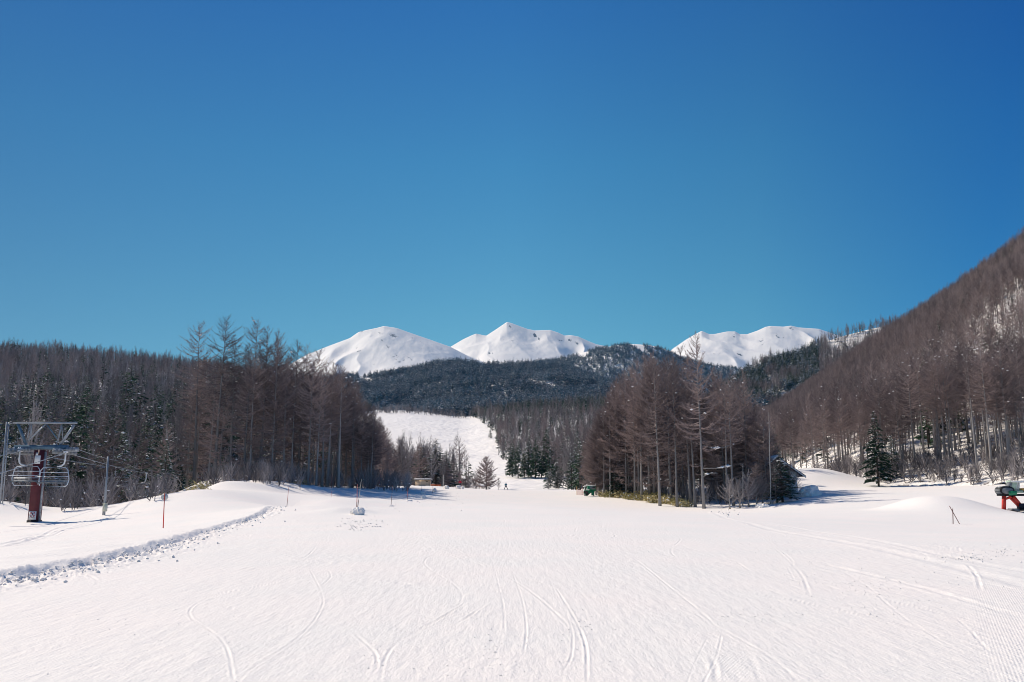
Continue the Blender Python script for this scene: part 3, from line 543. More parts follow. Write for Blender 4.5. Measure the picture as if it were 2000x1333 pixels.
# left hill woods
nL = 15000; pL, qx, qy = H_L.scatter(nL, rg, t0=.0, t1=1.02)
v = rg.random(len(pL)); low = sstep(760, 900, qy); nz = fbm(pL[:, 0] / 45, pL[:, 1] / 60, 3, 5); nf = fbm(pL[:, 0] / 22 + 7, pL[:, 1] / 30, 3, 15)
kL = np.where(v < .10 + .25 * np.clip(nz, 0, 1), rg.integers(0, 4, len(pL)), np.where(v < .97 - .50 * low - .7 * np.clip(nf - .15, 0, 1), 8 + rg.integers(0, 3, len(pL)), 4 + rg.integers(0, 4, len(pL))))
stuff('mixed_forest', pL, rg.uniform(.45, .85, len(pL)) * np.where((kL >= 4) & (kL < 8), rg.uniform(.8, 1.5, len(pL)), 1), kL, TL + TF + TD, 'dark bare woods with scattered firs covering the left hill', 'forest', rg)
# valley woods
RUN = [(690,812),(745,800),(800,800),(850,806),(905,808),(942,826),(970,852),(972,890),(985,905),(995,921),(1078,923),(1062,965),(900,965),(925,950),(890,940),(850,930),(810,920),(770,905),(730,890),(700,880)]
rejV = lambda px, py, x, y: inpoly(px, py, RUN)
pV, qx, qy = H_V.scatter(9500, rg, t0=.06, t1=1.0, reject=rejV); v = rg.random(len(pV)); lf = qx < 900
kV = np.where(v < .30, rg.integers(0, 4, len(pV)), np.where(v < .8, 8 + rg.integers(0, 3, len(pV)), 4 + rg.integers(0, 4, len(pV))))
upper = qy < 815; kV = np.where(upper & (rg.random(len(pV)) < .55), 4 + rg.integers(0, 4, len(pV)), kV)
stuff('valley_forest', pV, rg.uniform(.6, 1.0, len(pV)), kV, TL + TF + TD, 'bare broadleaf trees and dark firs filling the valley beside the upper run', 'forest', rg)
# middle hills
SN1 = [(1025,742),(1085,748),(1085,757),(1060,752),(1025,748)]; SN2 = [(700,738),(728,738),(728,746),(698,746)]
def rejB(px, py, x, y): return (inpoly(px, py, SN1) | inpoly(px, py, SN2)) | (fbm(x / 60, y / 90, 3, 88) > .75)
pB, qx, qy = H_B.scatter(26000, rg, t0=0, t1=1.0, reject=rejB); v = rg.random(len(pB)); nz = fbm(pB[:, 0] / 110, pB[:, 1] / 200, 3, 6)
kB = np.where((v < .08) | (nz > .5) & (v < .6), 4 + rg.integers(0, 3, len(pB)), rg.integers(0, 4, len(pB)))
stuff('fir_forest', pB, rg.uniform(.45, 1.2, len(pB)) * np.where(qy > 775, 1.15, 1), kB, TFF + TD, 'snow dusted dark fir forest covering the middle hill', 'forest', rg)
def rejB2(px, py, x, y): return (fbm(x / 70, y / 300, 3, 98) > .25) & (py < 700) & (px > 1130)
pB, qx, qy = H_B2.scatter(22000, rg, t0=0.1, t1=1.0, reject=rejB2)
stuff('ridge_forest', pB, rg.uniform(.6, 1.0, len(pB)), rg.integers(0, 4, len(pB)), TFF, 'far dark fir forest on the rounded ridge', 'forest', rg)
SNC = [(1612,668),(1650,660),(1725,640),(1725,662),(1690,672),(1650,690),(1625,696)]; SNC2 = [(1505,778),(1540,764),(1560,756),(1562,768),(1530,784)]
def rejC(px, py, x, y): return ((inpoly(px, py, SNC)) & (rg.random(px.shape) < .75)) | inpoly(px, py, SNC2)
pC, qx, qy = H_C.scatter(14000, rg, t0=.0, t1=1.0, reject=rejC); v = rg.random(len(pC)); con = (qx < 1600) & (fbm(pC[:, 0] / 40, pC[:, 1] / 60, 3, 16) > -.12) & (qy < 790) & (v < .9)
kC = np.where(con, rg.choice([4, 5, 6, 7, 11, 11], len(pC)), np.where(v < .12, 4 + rg.integers(0, 4, len(pC)), np.where(v < .5, rg.integers(0, 4, len(pC)), 8 + rg.integers(0, 3, len(pC)))))
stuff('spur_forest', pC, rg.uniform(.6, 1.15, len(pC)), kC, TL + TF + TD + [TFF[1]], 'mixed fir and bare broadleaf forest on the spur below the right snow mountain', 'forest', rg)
# ------------------------------------------------------------------ single trees
rs = np.random.default_rng(2024)
def ground_at(x, y):
    z = gz(x, y)
    for h in (H_R, H_L, H_V):
        u = x / y; fD = np.interp(u, h.fu, h.fD); rD = np.interp(u, h.ru, h.rD)
        if h.ru[0] < u < h.ru[-1] and fD < y < rD: z = max(z, float(h.at(np.array([u]), np.array([(y - fD) / (rD - fD)]))[2][0]))
    return z
def where(px, D, a, b, dm):
    k = ['far left end', 'left part', 'middle', 'right part', 'far right end'][int(np.clip((px - a) / (b - a) * 5, 0, 4))]
    return ', %s, %s' % (k, 'front rows' if D < dm else 'back rows')
ZONES = {'larches of the left stand': (350, 770, 140), 'larches of the right stand': (1138, 1515, 140), 'larches along the foot of the right mountain': (1500, 2060, 150), 'small larches behind the hut': (735, 935, 228), 'broadleaf trees behind the chairlift': (-160, 350, 106), 'larches behind the chairlift': (-160, 350, 106), 'firs behind the chairlift': (-160, 350, 106), 'front row of the left stand': (440, 730, 400), 'front row of the right stand': (1170, 1440, 400)}
SHORT = {'larches of the left stand': 'brown larch inside the left stand', 'larches of the right stand': 'reddish brown larch inside the right stand', 'larches along the foot of the right mountain': 'grey trunked larch at the right mountain foot', 'small larches behind the hut': 'small bare larch behind the hut', 'broadleaf trees behind the chairlift': 'bare broadleaf tree behind the chairlift', 'larches behind the chairlift': 'bare larch behind the chairlift', 'firs behind the chairlift': 'snow flecked fir behind the chairlift', 'front row of the left stand': 'grey trunked larch at the left stand edge', 'front row of the right stand': 'grey trunked larch at the right stand edge'}
def tree(kind, var, name, px, D, label, cat, group=None, top=None, H=None, wide=1.0, lean=0.0, base_py=945):
    x = float(P(px, base_py, D)[0]); z = ground_at(x, D); H0 = dict(l=20, t=22, f=18, d=12, s=14, w=14, c=8)[kind]
    if top is not None: H = float(P(px, top, D)[2]) - z
    k = H / H0; vs_ = dict(l=V_LARCH, t=V_THIN, f=V_FULL, d=V_DECID, s=V_FIR, w=V_SNOWFIR, c=V_CONE)[kind]; tm, cm = vs_[var % len(vs_)]
    if group in ZONES: label = SHORT[group] + where(px, D, *ZONES[group])
    r = empty(name, (x, D, z), rs.uniform(0, 6.28), label=label, cat=cat, group=group); r.rotation_euler.x = lean + rs.normal(0, .012); r.rotation_euler.y = rs.normal(0, .012)
    kw = k ** .75 * wide; r.scale = (kw, kw, k)
    for nm, me in (('trunk', tm), ('crown', cm)):
        c = bpy.data.objects.new(nm, me); C.objects.link(c); c.parent = r
    return r
# left stand: the tall ones one can tell apart
for px, D, top, kd, v, lb in ((379,124,629,'t',0,'tall bare larch at the left edge of the tall group above the left hill'), (417,118,617,'t',1,'tallest bare larch with a round open top, left of centre of the left stand'),
  (477,128,623,'t',2,'tall slender bare larch rising right behind the tallest one'), (508,122,637,'l',0,'tall dense brown larch in the left stand, left one of a close pair'),
  (526,126,642,'l',1,'tall larch of the left stand, right one of a close pair'), (571,134,665,'t',0,'thin bare larch standing before the left slope of the left snow mountain'),
  (590,150,674,'t',1,'thin short topped larch just right of the one before the snow slope'), (616,150,683,'t',2,'slim bare larch top standing against the white mountain, rightmost of three')):
    tree(kd, v, 'larch_tree', px, D, lb, 'larch', top=top, wide=1.15)
silL = ([240,300,340,380,420,450,500,540,560,600,650,690,710,740,760,800,840,880,920,950], [850,770,705,690,700,680,655,655,690,698,706,738,772,815,842,858,868,896,928,945])
n = 0
while n < 54:
    px = rs.uniform(350, 770); D = rs.uniform(116, 190); x = float(P(px, 945, D)[0])
    if px > 650: D = rs.uniform(122, 150)
    t = np.interp(px, *silL) + abs(rs.normal(0, 14)); z = ground_at(x, D); H = float(P(px, t, D)[2]) - z
    if H > 24 or H < 8: continue
    tree(rs.choice(['l', 'l', 'f', 't']), rs.integers(0, 9), 'larch_tree', px, D, 'bare brown larch inside the dense stand left of the ski run', 'larch', 'larches of the left stand', H=H); n += 1
for px, D, top, v in ((448,119,660,0),(487,117,690,1),(505,119,668,2),(552,120,700,0),(629,122,712,1),(639,124,706,2),(661,122,718,0),(721,132,790,1)):
    tree('t', v, 'larch_tree', px, D, 'grey trunked larch in the front row of the left stand', 'larch', 'front row of the left stand', top=top)
# ravine woods behind the lift
n = 0
while n < 46:
    px = rs.uniform(-160, 350); D = rs.uniform(84, 130); k = rs.random(); x = float(P(px, 945, D)[0])
    if abs(D - 98) < 8 and 170 < px < 320: continue
    if k < .40: tree('w', rs.integers(0, 9), 'fir_tree', px, D, 'dark snow flecked fir in the hollow behind the chairlift', 'fir', 'firs behind the chairlift', H=rs.uniform(8, 14), wide=.9)
    elif k < .7: tree('d', rs.integers(0, 9), 'broadleaf_tree', px, D, 'bare grey broadleaf tree in the hollow behind the chairlift', 'tree', 'broadleaf trees behind the chairlift', H=rs.uniform(9, 13), wide=.8)
    else: tree('f', rs.integers(0, 9), 'larch_tree', px, D, 'bare larch in the hollow behind the chairlift', 'larch', 'larches behind the chairlift', H=rs.uniform(10, 16))
    n += 1
# centre left: small larches and firs going down to the run
for i in range(58):
    px = rs.uniform(735, 935); D = rs.uniform(203, 260); t = np.interp(px, *silL) + abs(rs.normal(0, 10))
    x = float(P(px, 945, D)[0]); H = float(P(px, t, D)[2]) - ground_at(x, D)
    if H < 3: continue
    tree('f' if rs.random() < .7 else 'd', rs.integers(0, 9), 'larch_tree', px, D, 'small bare larch in the row sloping down behind the wooden hut', 'larch', 'small larches behind the hut', H=H, wide=1.25)
for px, D, top, lb in ((820,215,868,'dark fir among small larches, leftmost of the three behind the hut'), (851,212,857,'dark fir with snowy right side, tallest of the three behind the hut'), (872,214,880,'dark fir sloping down toward the run, rightmost of the three behind the hut')):
    tree('w', int(px), 'fir_tree', px, D, lb, 'fir', top=top, wide=1.5)
tree('c', 0, 'larch_tree', 950, 203, 'small round cone shaped bare larch alone left of the person in teal', 'larch', top=892, wide=1.45)
for px, t in ((918,930),(928,925),(936,918),(974,935)): tree('d', px, 'broadleaf_tree', px, 206, 'low leafless shrubby tree beside the small lone larch', 'tree', 'shrubby trees by the lone larch', top=t, wide=1.3)
# centre right: firs and grey trees at the mouth of the valley
for i, (px, D, top) in enumerate(((1001,330,868),(1012,320,852),(1025,325,858),(1032,330,850),(1046,320,848),(1058,325,842),(1066,330,838),(1078,320,845),(1086,330,850),(995,340,880),(1072,340,846),(957,640,818))):
    tree('w' if i % 2 else 's', i, 'fir_tree', px, D, 'dark fir in the clump where the upper run enters the valley' if i < 11 else 'lone dark fir at the right edge of the upper run', 'fir', 'firs at the valley mouth' if i < 11 else None, top=top + (i % 3) * 9, wide=1.0)
for i in range(26):
    px = rs.uniform(1070, 1160); D = rs.uniform(208, 262); top = np.interp(px, [1065, 1090, 1120, 1160], [925, 890, 850, 830]) + rs.uniform(0, 35)
    k = rs.random(); kd = 'd' if k < .6 else 'w'
    tree(kd, rs.integers(0, 9), 'broadleaf_tree' if kd == 'd' else 'fir_tree', px, D, 'bare bushy tree at the right edge of the valley mouth' if kd == 'd' else 'snowy fir at the right edge of the valley mouth', 'tree' if kd == 'd' else 'fir', 'broadleaf trees right of the valley mouth' if kd == 'd' else 'snowy firs right of the valley mouth', top=top, wide=1.1)
# right stand
silR = ([1130,1150,1180,1210,1240,1280,1320,1370,1410,1450,1470,1500,1520,1540], [875,835,775,728,698,682,685,700,716,720,742,795,850,900])
for px, D, top, kd, v, lb in ((1373,106,646,'l',1,'tall thin bare larch reaching above the right stand to the snow mountain'), (1287,112,682,'l',2,'tall brown larch with a dark trunk at the crown of the right stand'),
  (1321,110,700,'l',3,'brown larch standing at the front of the right stand, left of the tallest one'), (1459,116,718,'l',4,'conical brown larch at the right end of the right stand'),
  (1340,150,676,'t',2,'thin bare top showing just left of the tallest larch of the right stand'), (1419,112,740,'t',0,'slim grey trunked larch just right of the tallest larch of the right stand')):
    tree(kd, v, 'larch_tree', px, D, lb, 'larch', top=top, wide=1.0)
for px, v in ((1240,0),(1253,1),(1347,2),(1356,0),(1431,1),(1180,2),(1192,0)):
    D = float(np.interp(px, [1150, 1370, 1500], [132, 108, 108])); tree('t', v, 'larch_tree', px, D, 'grey trunked larch in the front row of the right stand', 'larch', 'front row of the right stand', top=np.interp(px, *silR) + rs.uniform(15, 70))
n = 0
while n < 82:
    px = rs.uniform(1138, 1515); D = rs.uniform(112, 175); D = max(D, float(np.interp(px, [1150, 1370, 1500], [134, 110, 112])))
    if px > 1330 and D > 128: continue
    t = np.interp(px, *silR) + abs(rs.normal(0, 22)); x = float(P(px, 945, D)[0]); H = float(P(px, t, D)[2]) - ground_at(x, D)
    if H > 24 or H < 5: continue
    tree(rs.choice(['l', 'f', 'f', 'f']), rs.integers(0, 9), 'larch_tree', px, D, 'bare reddish brown larch inside the dense stand right of the ski run', 'larch', 'larches of the right stand', H=H, wide=1.15); n += 1
for px, D, top in ((1208,128,890),(1218,135,905),(1405,125,880)): tree('s', int(px), 'fir_tree', px, D, 'small green fir hidden between larches of the right stand', 'fir', 'firs inside the right stand', top=top, wide=1.3)
# foot row of the right mountain
n = 0
while n < 104:
    px = 1500 + 560 * rs.random() ** .8; dl = rs.uniform(2, 42) ** 1.0; D = float(np.interp(px, [a for a, _ in rf], [d for _, d in rf])) + dl
    tree(rs.choice(['l', 'l', 't']) if px < 1780 else rs.choice(['t', 't', 'l']), rs.integers(0, 9), 'larch_tree', px, D, 'tall larch with a bare grey trunk at the foot of the right mountain', 'larch', 'larches along the foot of the right mountain', H=rs.uniform(11.5, 16.5) if px < 1780 else rs.uniform(14.5, 19), base_py=930); n += 1
tree('s', 0, 'fir_tree', 1716, 127, 'large dark green fir standing before the larches at the right mountain foot', 'fir', top=804, wide=.9)
tree('w', 1, 'fir_tree', 1745, 133, 'sparser dark fir just behind the large green fir', 'fir', top=850, wide=1.0)
tree('w', 2, 'fir_tree', 1528, 107, 'small snowy fir with a thin trunk before the cabin', 'fir', top=884, wide=1.35, base_py=970)
for px, D, t in ((1478,108,905),(1542,111,925)): tree('f', px, 'larch_tree', px, D, 'small leafless larch %s the cabin front' % ('left of' if px < 1500 else 'right of the snowy fir before'), 'larch', top=t, base_py=975, wide=1.4)
for px, D in ((1445,103),(1462,104),(1478,105),(1490,106),(1425,102),(1545,110)): tree('d', px, 'broadleaf_tree', px, D, 'low leafless bush at the right front of the right stand', 'bush', 'bushes before the cabin', H=rs.uniform(3, 4.4), base_py=985, wide=1.9)
tree('f', 2, 'larch_tree', 1517, 106, 'small bare larch with a dark trunk left of the snowy fir by the cabin', 'larch', top=905, base_py=975, wide=1.4)
# undergrowth and bamboo grass
def on_ground(px, D):
    q = P(px, 945, D); x = q[:, 0]; return np.array([(a, b, ground_at(a, b) - .05) for a, b in zip(x, D)])
px = np.r_[rg.uniform(1590, 2060, 420), rg.uniform(430, 800, 300), rg.uniform(1150, 1500, 160), rg.uniform(-60, 340, 260), rg.uniform(395, 590, 70)]
D = np.r_[np.interp(px[:420], [a for a, _ in rf], [d for _, d in rf]) + rg.uniform(-3, 14, 420), rg.uniform(122, 150, 300), np.interp(px[720:880], [1150, 1370, 1500], [136, 112, 112]) + rg.uniform(0, 14, 160), rg.uniform(74, 110, 260), rg.uniform(103, 117, 70)]
_u, _t = rg.uniform(-.235, -.05, 500), rg.uniform(.93, 1.0, 500); _e = np.stack(H_V.at(_u, _t), -1)
pu = np.r_[on_ground(px, D), _e]; stuff('undergrowth', pu, rg.uniform(.5, 1.25, len(pu)) * np.where(pu[:, 1] > 500, rg.uniform(.6, 3.2, len(pu)), 1), rg.choice([0, 0, 0, 1], len(pu)), TB, 'low leafless scrub under the trees along the piste edges', 'scrub', rg)
cl = rg.choice([1182,1204,1228,1256,1275,1280,1296,1322,1338], 260) + rg.normal(0, 6, 260); px = np.r_[cl, rg.uniform(300, 400, 90), rg.uniform(570, 590, 8)]
D = np.r_[np.interp(px[:260], [1150, 1370, 1500], [131, 107, 107]) + rg.uniform(-1, 5, 260), rg.uniform(84, 104, 90), rg.uniform(118, 122, 8)]
pu = on_ground(px, D); stuff('bamboo_grass', pu, rg.uniform(.5, 1.5, len(pu)) * (.75 + .5 * np.abs(vnoise(pu[:, 0] / 1.6, pu[:, 0] * 0, 3))) * (rg.random(len(pu)) ** .5), rg.integers(0, 3, len(pu)), TS, 'yellow green bamboo grass poking out of snow at the stand edges', 'bamboo grass', rg)
#OBJECTS
# ------------------------------------------------------------------ built objects
M_GALV = simple('galvanised_steel', (.30, .33, .37), .5, .4, var=.15, nscale=3)
M_BLUESTEEL = simple('blue_grey_steel', (.10, .17, .24), .5, .3, var=.2, nscale=4)
M_MAROON = simple('maroon_paint', (.11, .022, .03), .55, var=.25, nscale=2)
M_BLACK = simple('black_rubber', (.015, .016, .02), .6)
M_WHITE = simple('white_paint', (.78, .79, .80), .5, var=.06, nscale=3)
M_RED = simple('red_paint', (.62, .055, .04), .45, var=.15, nscale=5)
M_GREEN = simple('green_paint', (.03, .26, .13), .4, var=.2, nscale=4)
M_GREY = simple('grey_plastic', (.20, .215, .23), .6, var=.15, nscale=5)
M_PLY = simple('plywood', (.80, .60, .42), .75, var=.15, nscale=4)
M_DWOOD = simple('dark_boards', (.055, .042, .038), .8, var=.3, nscale=3)
M_YEL = simple('yellow_paint', (.70, .40, .10), .5, var=.1)
M_PINK = simple('faded_red_bamboo', (.60, .20, .18), .7, var=.2, nscale=8)
M_DKRED = simple('dark_weathered_cane', (.18, .07, .06), .8, var=.3, nscale=8)
M_CREAM = simple('cream_paint', (.60, .60, .50), .6, var=.08)
M_SIGNRED = simple('sign_red', (.42, .03, .07), .5)
M_INK = simple('sign_ink', (.05, .06, .09), .6)
M_PALEG = simple('pale_green_paint', (.42, .55, .45), .5, var=.15, nscale=5)
M_ORANGE = simple('orange_plastic', (.75, .18, .05), .5)
M_TEAL = simple('teal_jacket', (.02, .19, .30), .8, var=.15)
M_NAVY = simple('navy_trousers', (.02, .025, .05), .8)
M_CRIM = simple('crimson_jacket', (.55, .02, .06), .8)
M_SKIN = simple('skin', (.55, .33, .24), .6); M_HAIR = simple('dark_hair', (.02, .015, .012), .7); M_HELM = simple('white_cap', (.6, .6, .62), .5)
def W(px, py, D): return P(px, py, D)
def root(name, px, D, label, cat, group=None, z=None, rz=0, base_py=950, off=0):
    x = float(P(px, base_py, D)[0]); return empty(name, (x, D, ground_at(x, D) + off if z is None else z), rz, label=label, cat=cat, group=group)
def loc(r, pts): return np.asarray(pts, float).reshape(-1, 3) - np.array(r.location)
def bars(name, r, segs, rad, mat, n=6):
    m = MB()
    for s_ in segs: m.tube(loc(r, s_), rad, n)
    return m.build(name, mat, r, smooth=False)
# --- chairlift pylon
D0 = 63.0; py_ = root('lift_pylon', 67, D0, 'maroon chairlift pylon with a steel truss head and a no entry sign at its foot', 'ski lift', base_py=1018)
zt = float(W(83, 880, D0)[2]) - py_.location.z
m = MB(); m.box((-.34, -.30, -.4), (.34, .30, zt)); m.build('column', M_MAROON, py_)
m = MB(); m.box((-.38, -.34, -.3), (.38, .34, .12)); m.build('column_foot', M_BLACK, py_)
m = MB(); m.box((.345, -.14, -.1), (.42, .06, zt - .1))
for k in range(18): m.box((.42, -.12, .3 + k * .33), (.45, .04, .33 + k * .33))
m.build('cable_duct', M_GALV, py_)
def plate(name, parent, cx, cz, w, h, y, mat=M_WHITE):
    m = MB(); m.box((cx - w / 2, y - .012, cz - h / 2), (cx + w / 2, y, cz + h / 2)); return m.build(name, mat, parent)
zz_ = lambda py_px: float(W(75, py_px, D0)[2]) - py_.location.z
plate('number_plate', py_, -.12, zz_(887.5), .17, .20, -.305)
m = MB(); m.tube([(-.12, -.325, zz_(887.5) + .06), (-.16, -.325, zz_(887.5) - .01), (-.08, -.325, zz_(887.5) - .01)], .012, 4); m.tube([(-.11, -.325, zz_(887.5) + .04), (-.11, -.325, zz_(887.5) - .06)], .012, 4); m.build('number', M_INK, py_)
plate('notice_board', py_, -.04, zz_(898.5), .44, .62, -.305)
sb = plate('prohibition_sign', py_, .0, zz_(1007), .54, .62, -.305); zc = zz_(1005)
m = MB(); a_ = np.linspace(0, 2 * np.pi, 29); m.tube(np.c_[.19 * np.cos(a_), 0 * a_ - .325, zc + .19 * np.sin(a_)], .022, 5, cap=False)
m.tube([(-.135, -.335, zc + .135), (.135, -.335, zc - .135)], .018, 5); m.build('red_ring', M_SIGNRED, sb)
m = MB(); m.tube([(.0, -.322, zc + .09), (-.01, -.322, zc)], .032, 6); m.tube([(-.01, -.322, zc + .01), (-.05, -.322, zc - .10)], .02, 5); m.tube([(0, -.322, zc + .01), (.05, -.322, zc - .05), (.03, -.322, zc - .11)], .02, 5); m.tube([(.0, -.322, zc + .06), (.08, -.322, zc + .04)], .015, 5)
for k in range(5): m.tube([(-.2 + k * .09, -.322, zc - .25), (-.15 + k * .09, -.322, zc - .25)], .018, 4); m.tube([(-.175 + k * .09, -.322, zc - .28), (-.175 + k * .09, -.322, zc - .22)], .012, 4)
m.build('pictogram', M_INK, sb)
seg = lambda *p: [W(a, b, D0) for a, b in p]
m = MB(); A, B = loc(py_, seg((30, 874), (132, 876))); m.box((A[0], -.22, A[2] - .16), (B[0], .22, A[2] + .16)); m.build('crossbeam', M_BLUESTEEL, py_)
m = MB(); A, B = loc(py_, seg((26.5, 826.5), (150, 829))); m.box((A[0], -.09, A[2] - .07), (B[0], .09, A[2] + .07)); m.build('top_bar', M_GALV, py_)
bars('truss_leg', py_, [seg((35, 828), (50, 866))], .10, M_BLUESTEEL); bars('truss_leg', py_, [seg((145, 830), (117, 871))], .10, M_GALV)
bars('truss_brace', py_, [seg((89, 829), (51, 865))], .055, M_GALV); bars('truss_brace', py_, [seg((91, 829), (112, 858))], .045, M_BLUESTEEL)
bars('truss_brace', py_, [seg((59, 828), (52, 862)), seg((61, 828), (62, 850)), seg((62, 828), (57, 864))], .03, M_GALV); bars('truss_brace', py_, [seg((120, 829), (109, 874)), seg((121, 829), (122, 858)), seg((121, 829), (113, 866))], .03, M_GALV)
bars('truss_post', py_, [seg((49.5, 865), (49.5, 876)), seg((52, 865), (52, 876))], .05, M_GALV); bars('truss_post', py_, [seg((105, 880), (105, 868), (106, 866), (108, 868), (108, 880))], .035, M_WHITE)
for sx_ in (39, 127):                                       # sheave trains run along the rope
    c = loc(py_, [W(sx_, 880, D0)])[0]; m = MB(); m.box((c[0] - .11, -1.5, c[2] - .06), (c[0] + .11, 1.5, c[2] + .10)); f = m.build('sheave_frame', M_GALV, py_)
    for k in range(6):
        w_ = MB(); y = -1.35 + k * .54; w_.tube([(c[0] - .16, y, c[2] - .16), (c[0] + .16, y, c[2] - .16)], .17, 10); w_.build('sheave', M_GREY, f)
    m = MB()
    for k in range(7): m.box((c[0] + .2 + k * .11, -.3, c[2] - .10 + .03 * (k % 2)), (c[0] + .24 + k * .11, .3, c[2] + .22))
    m.box((c[0] - .45, -.5, c[2] + .02), (c[0] + .55, .5, c[2] + .06)); m.build('catwalk', M_GALV, py_)
    m = MB(); m.blobs([(c[0] + .1 * k - .3, rs.uniform(-.4, .4), c[2] + .12) for k in range(8)], np.full((8, 3), .11), rs); m.build('snow_cap', M_TSNOW, py_)
# --- chairs
M_CHAIR = simple('pale_chair_steel', (.55, .60, .66), .45, .2, var=.1, nscale=4)
def chair(px, py, D, label, mirror=1, wide=1.0):
    p = W(px, py, D); r = empty('lift_chair', tuple(p), 0, label=label, cat='lift chair', group=None); k = mirror
    q = lambda *a: [(k * x * wide, y, z) for x, y, z in a]; M_GALV = M_CHAIR
    m = MB(); m.tube(q((0, 0, .05), (0, 0, -.62), (-.06, 0, -.85), (-.22, 0, -1.0), (-.55, 0, -1.05)), .055, 7); m.tube([(0, -.25, .03), (0, .25, .03)], .07, 6); m.build('hanger', M_WHITE, r, smooth=True)
    m = MB(); m.tube(q((-1.72, 0, -2.45), (-1.78, 0, -2.0), (-1.74, 0, -1.35), (-1.55, 0, -1.12), (.10, 0, -1.12), (.28, 0, -1.3), (.42, 0, -2.0), (.34, 0, -2.35), (.18, 0, -2.52), (-1.72, 0, -2.52)), .036, 6); m.build('frame', M_GALV, r)
    m = MB(); m.tube(q((-1.70, -.02, -1.48), (.32, -.02, -1.48)), .03, 6)
    for j in range(4): m.tube(q((-1.72 + j * .02, .03, -1.95 - .1 * j), (.30, .03, -1.95 - .1 * j)), .016, 4)
    m.build('backrest', M_GALV, r)
    m = MB()
    for j in range(6): m.box((min(k * -1.72, k * .30) * wide, -.42 + j * .075, -2.22 - .012 * j), (max(k * -1.72, k * .30) * wide, -.36 + j * .075, -2.19 - .012 * j))
    m.build('seat', M_GREY, r)
    m = MB()
    for x in (-1.7, -1.2, -.7, -.2, .28): m.tube(q((x, -.42, -2.24), (x, .06, -2.30), (x, .08, -2.10)), .022, 5)
    m.build('seat_support', M_BLUESTEEL, r)
    m = MB()
    m.tube(q((-1.74, 0, -1.75), (-1.80, -.55, -1.80), (-.72, -.60, -1.80), (.36, -.55, -1.80), (.40, 0, -1.75)), .025, 5); m.build('safety_bar', M_GALV, r); return r
chair(128.5, 884, 62, 'empty lift chair hanging just right of the maroon pylon', 1); chair(39, 882, 62.6, 'empty lift chair hanging just left of the maroon pylon', -1, .93)
chair(226, 913, 90, 'farther lift chair beside the grey pole, left one of the far pair', -1, .95); chair(286, 925, 92, 'farthest lift chair before the dark firs, right one of the far pair', 1)
def rope(name, pts, rad, label, mat=M_GALV):
    p = np.array(pts); t = np.linspace(0, len(p) - 1, (len(p) - 1) * 10 + 1); q = np.stack([np.interp(t, np.arange(len(p)), p[:, k]) for k in range(3)], -1); fr = t - np.floor(t); q[:, 2] -= .5 * fr * (1 - fr)
    m = MB(); m.tube(q, rad, 5); return tag(m.build(name, mat), label, 'cable')
rope('haul_rope', [W(-140, 960, 36), W(128.5, 884, 60), W(128.5, 884, 64), W(286, 925, 92), W(352, 958, 150)], .028, 'right haul rope of the chairlift running down past the far chairs')
rope('haul_rope', [W(-300, 940, 40), W(39, 882, 61), W(39, 882, 65), W(226, 913, 90), W(330, 955, 150)], .028, 'left haul rope of the chairlift running down to the dark firs')
rope('signal_cable', [W(149, 877, 63), W(240, 902, 92), W(300, 928, 120), W(345, 946, 150)], .022, 'upper thin cable stretched from the pylon truss to the woods')
# --- poles
r = root('utility_pole', 205, 66, 'slim grey double pole with a cream box in front of the dark firs', 'pole', base_py=1005)
bars('shaft', r, [[W(211, 892, 66), W(203.5, 1012, 66)]], .07, M_GALV); bars('shaft', r, [[W(208, 938, 66.2), W(200, 1012, 66.2)]], .045, M_GALV)
c = loc(r, [W(206.5, 991.5, 66)])[0]; m = MB(); m.box((c[0] - .15, c[1] - .2, c[2] - .30), (c[0] + .15, c[1] - .02, c[2] + .30)); m.box((c[0] - .17, c[1] - .22, c[2] + .30), (c[0] + .17, c[1], c[2] + .34)); m.build('switch_box', M_CREAM, r)
r = root('steel_mast', 2, 60, 'tall blue grey twin steel mast at the left edge of the picture', 'mast', base_py=975)
bars('shaft', r, [[W(13.5, 825, 60), W(0, 985, 60)]], .065, M_GALV); bars('shaft', r, [[W(17.5, 827, 60), W(5, 985, 60)]], .04, M_GALV)
m = MB()
for k in range(9): a, b = W(14 - k * 1.4, 835 + k * 16, 60), W(17 - k * 1.4, 835 + k * 16, 60); m.tube(loc(r, [a, b]), .03, 4)
m.build('rung', M_GALV, r)
m = MB(); m.tube(loc(r, [W(12, 827, 60), W(24, 827, 60)]), .035, 5); m.build('cross_arm', M_GALV, r)
# --- marker poles
def marker(pb, pt, D, label, rad=.022, mat=M_PINK, group=None, low=.35):
    b = W(pb[0], pb[1], D); t = W(pt[0], pt[1], D); g = ground_at(b[0], D); d = (t - b); b = b - d * 0.0
    b = np.array([b[0], D, g - .1]); t = np.array([t[0], D, max(t[2], g + .5)]); r = empty('marker_pole', tuple(b), label=label, cat='marker pole', group=group)
    m = MB(); mid = b + (t - b) * low; m.tube(loc(r, [mid, t]), [rad, rad * .7], 6); m.build('shaft', mat, r)
    m = MB(); m.tube(loc(r, [b, mid]), [rad * 1.15, rad * 1.05], 6); m.build('pole_base', M_DKRED, r); return r
r = marker((318.5, 1036), (321.5, 964), 44, 'red pole carrying the round grey disc sign on the left bank', .028, M_RED, low=.04)
m = MB(); c = loc(r, [W(321.3, 971, 44.05)])[0]; m.tube([(c[0], c[1], c[2]), (c[0], c[1] + .025, c[2])], .185, 24); m.build('sign_disc', simple('sign_back', (.50, .52, .54), .5, .3, var=.05), r)
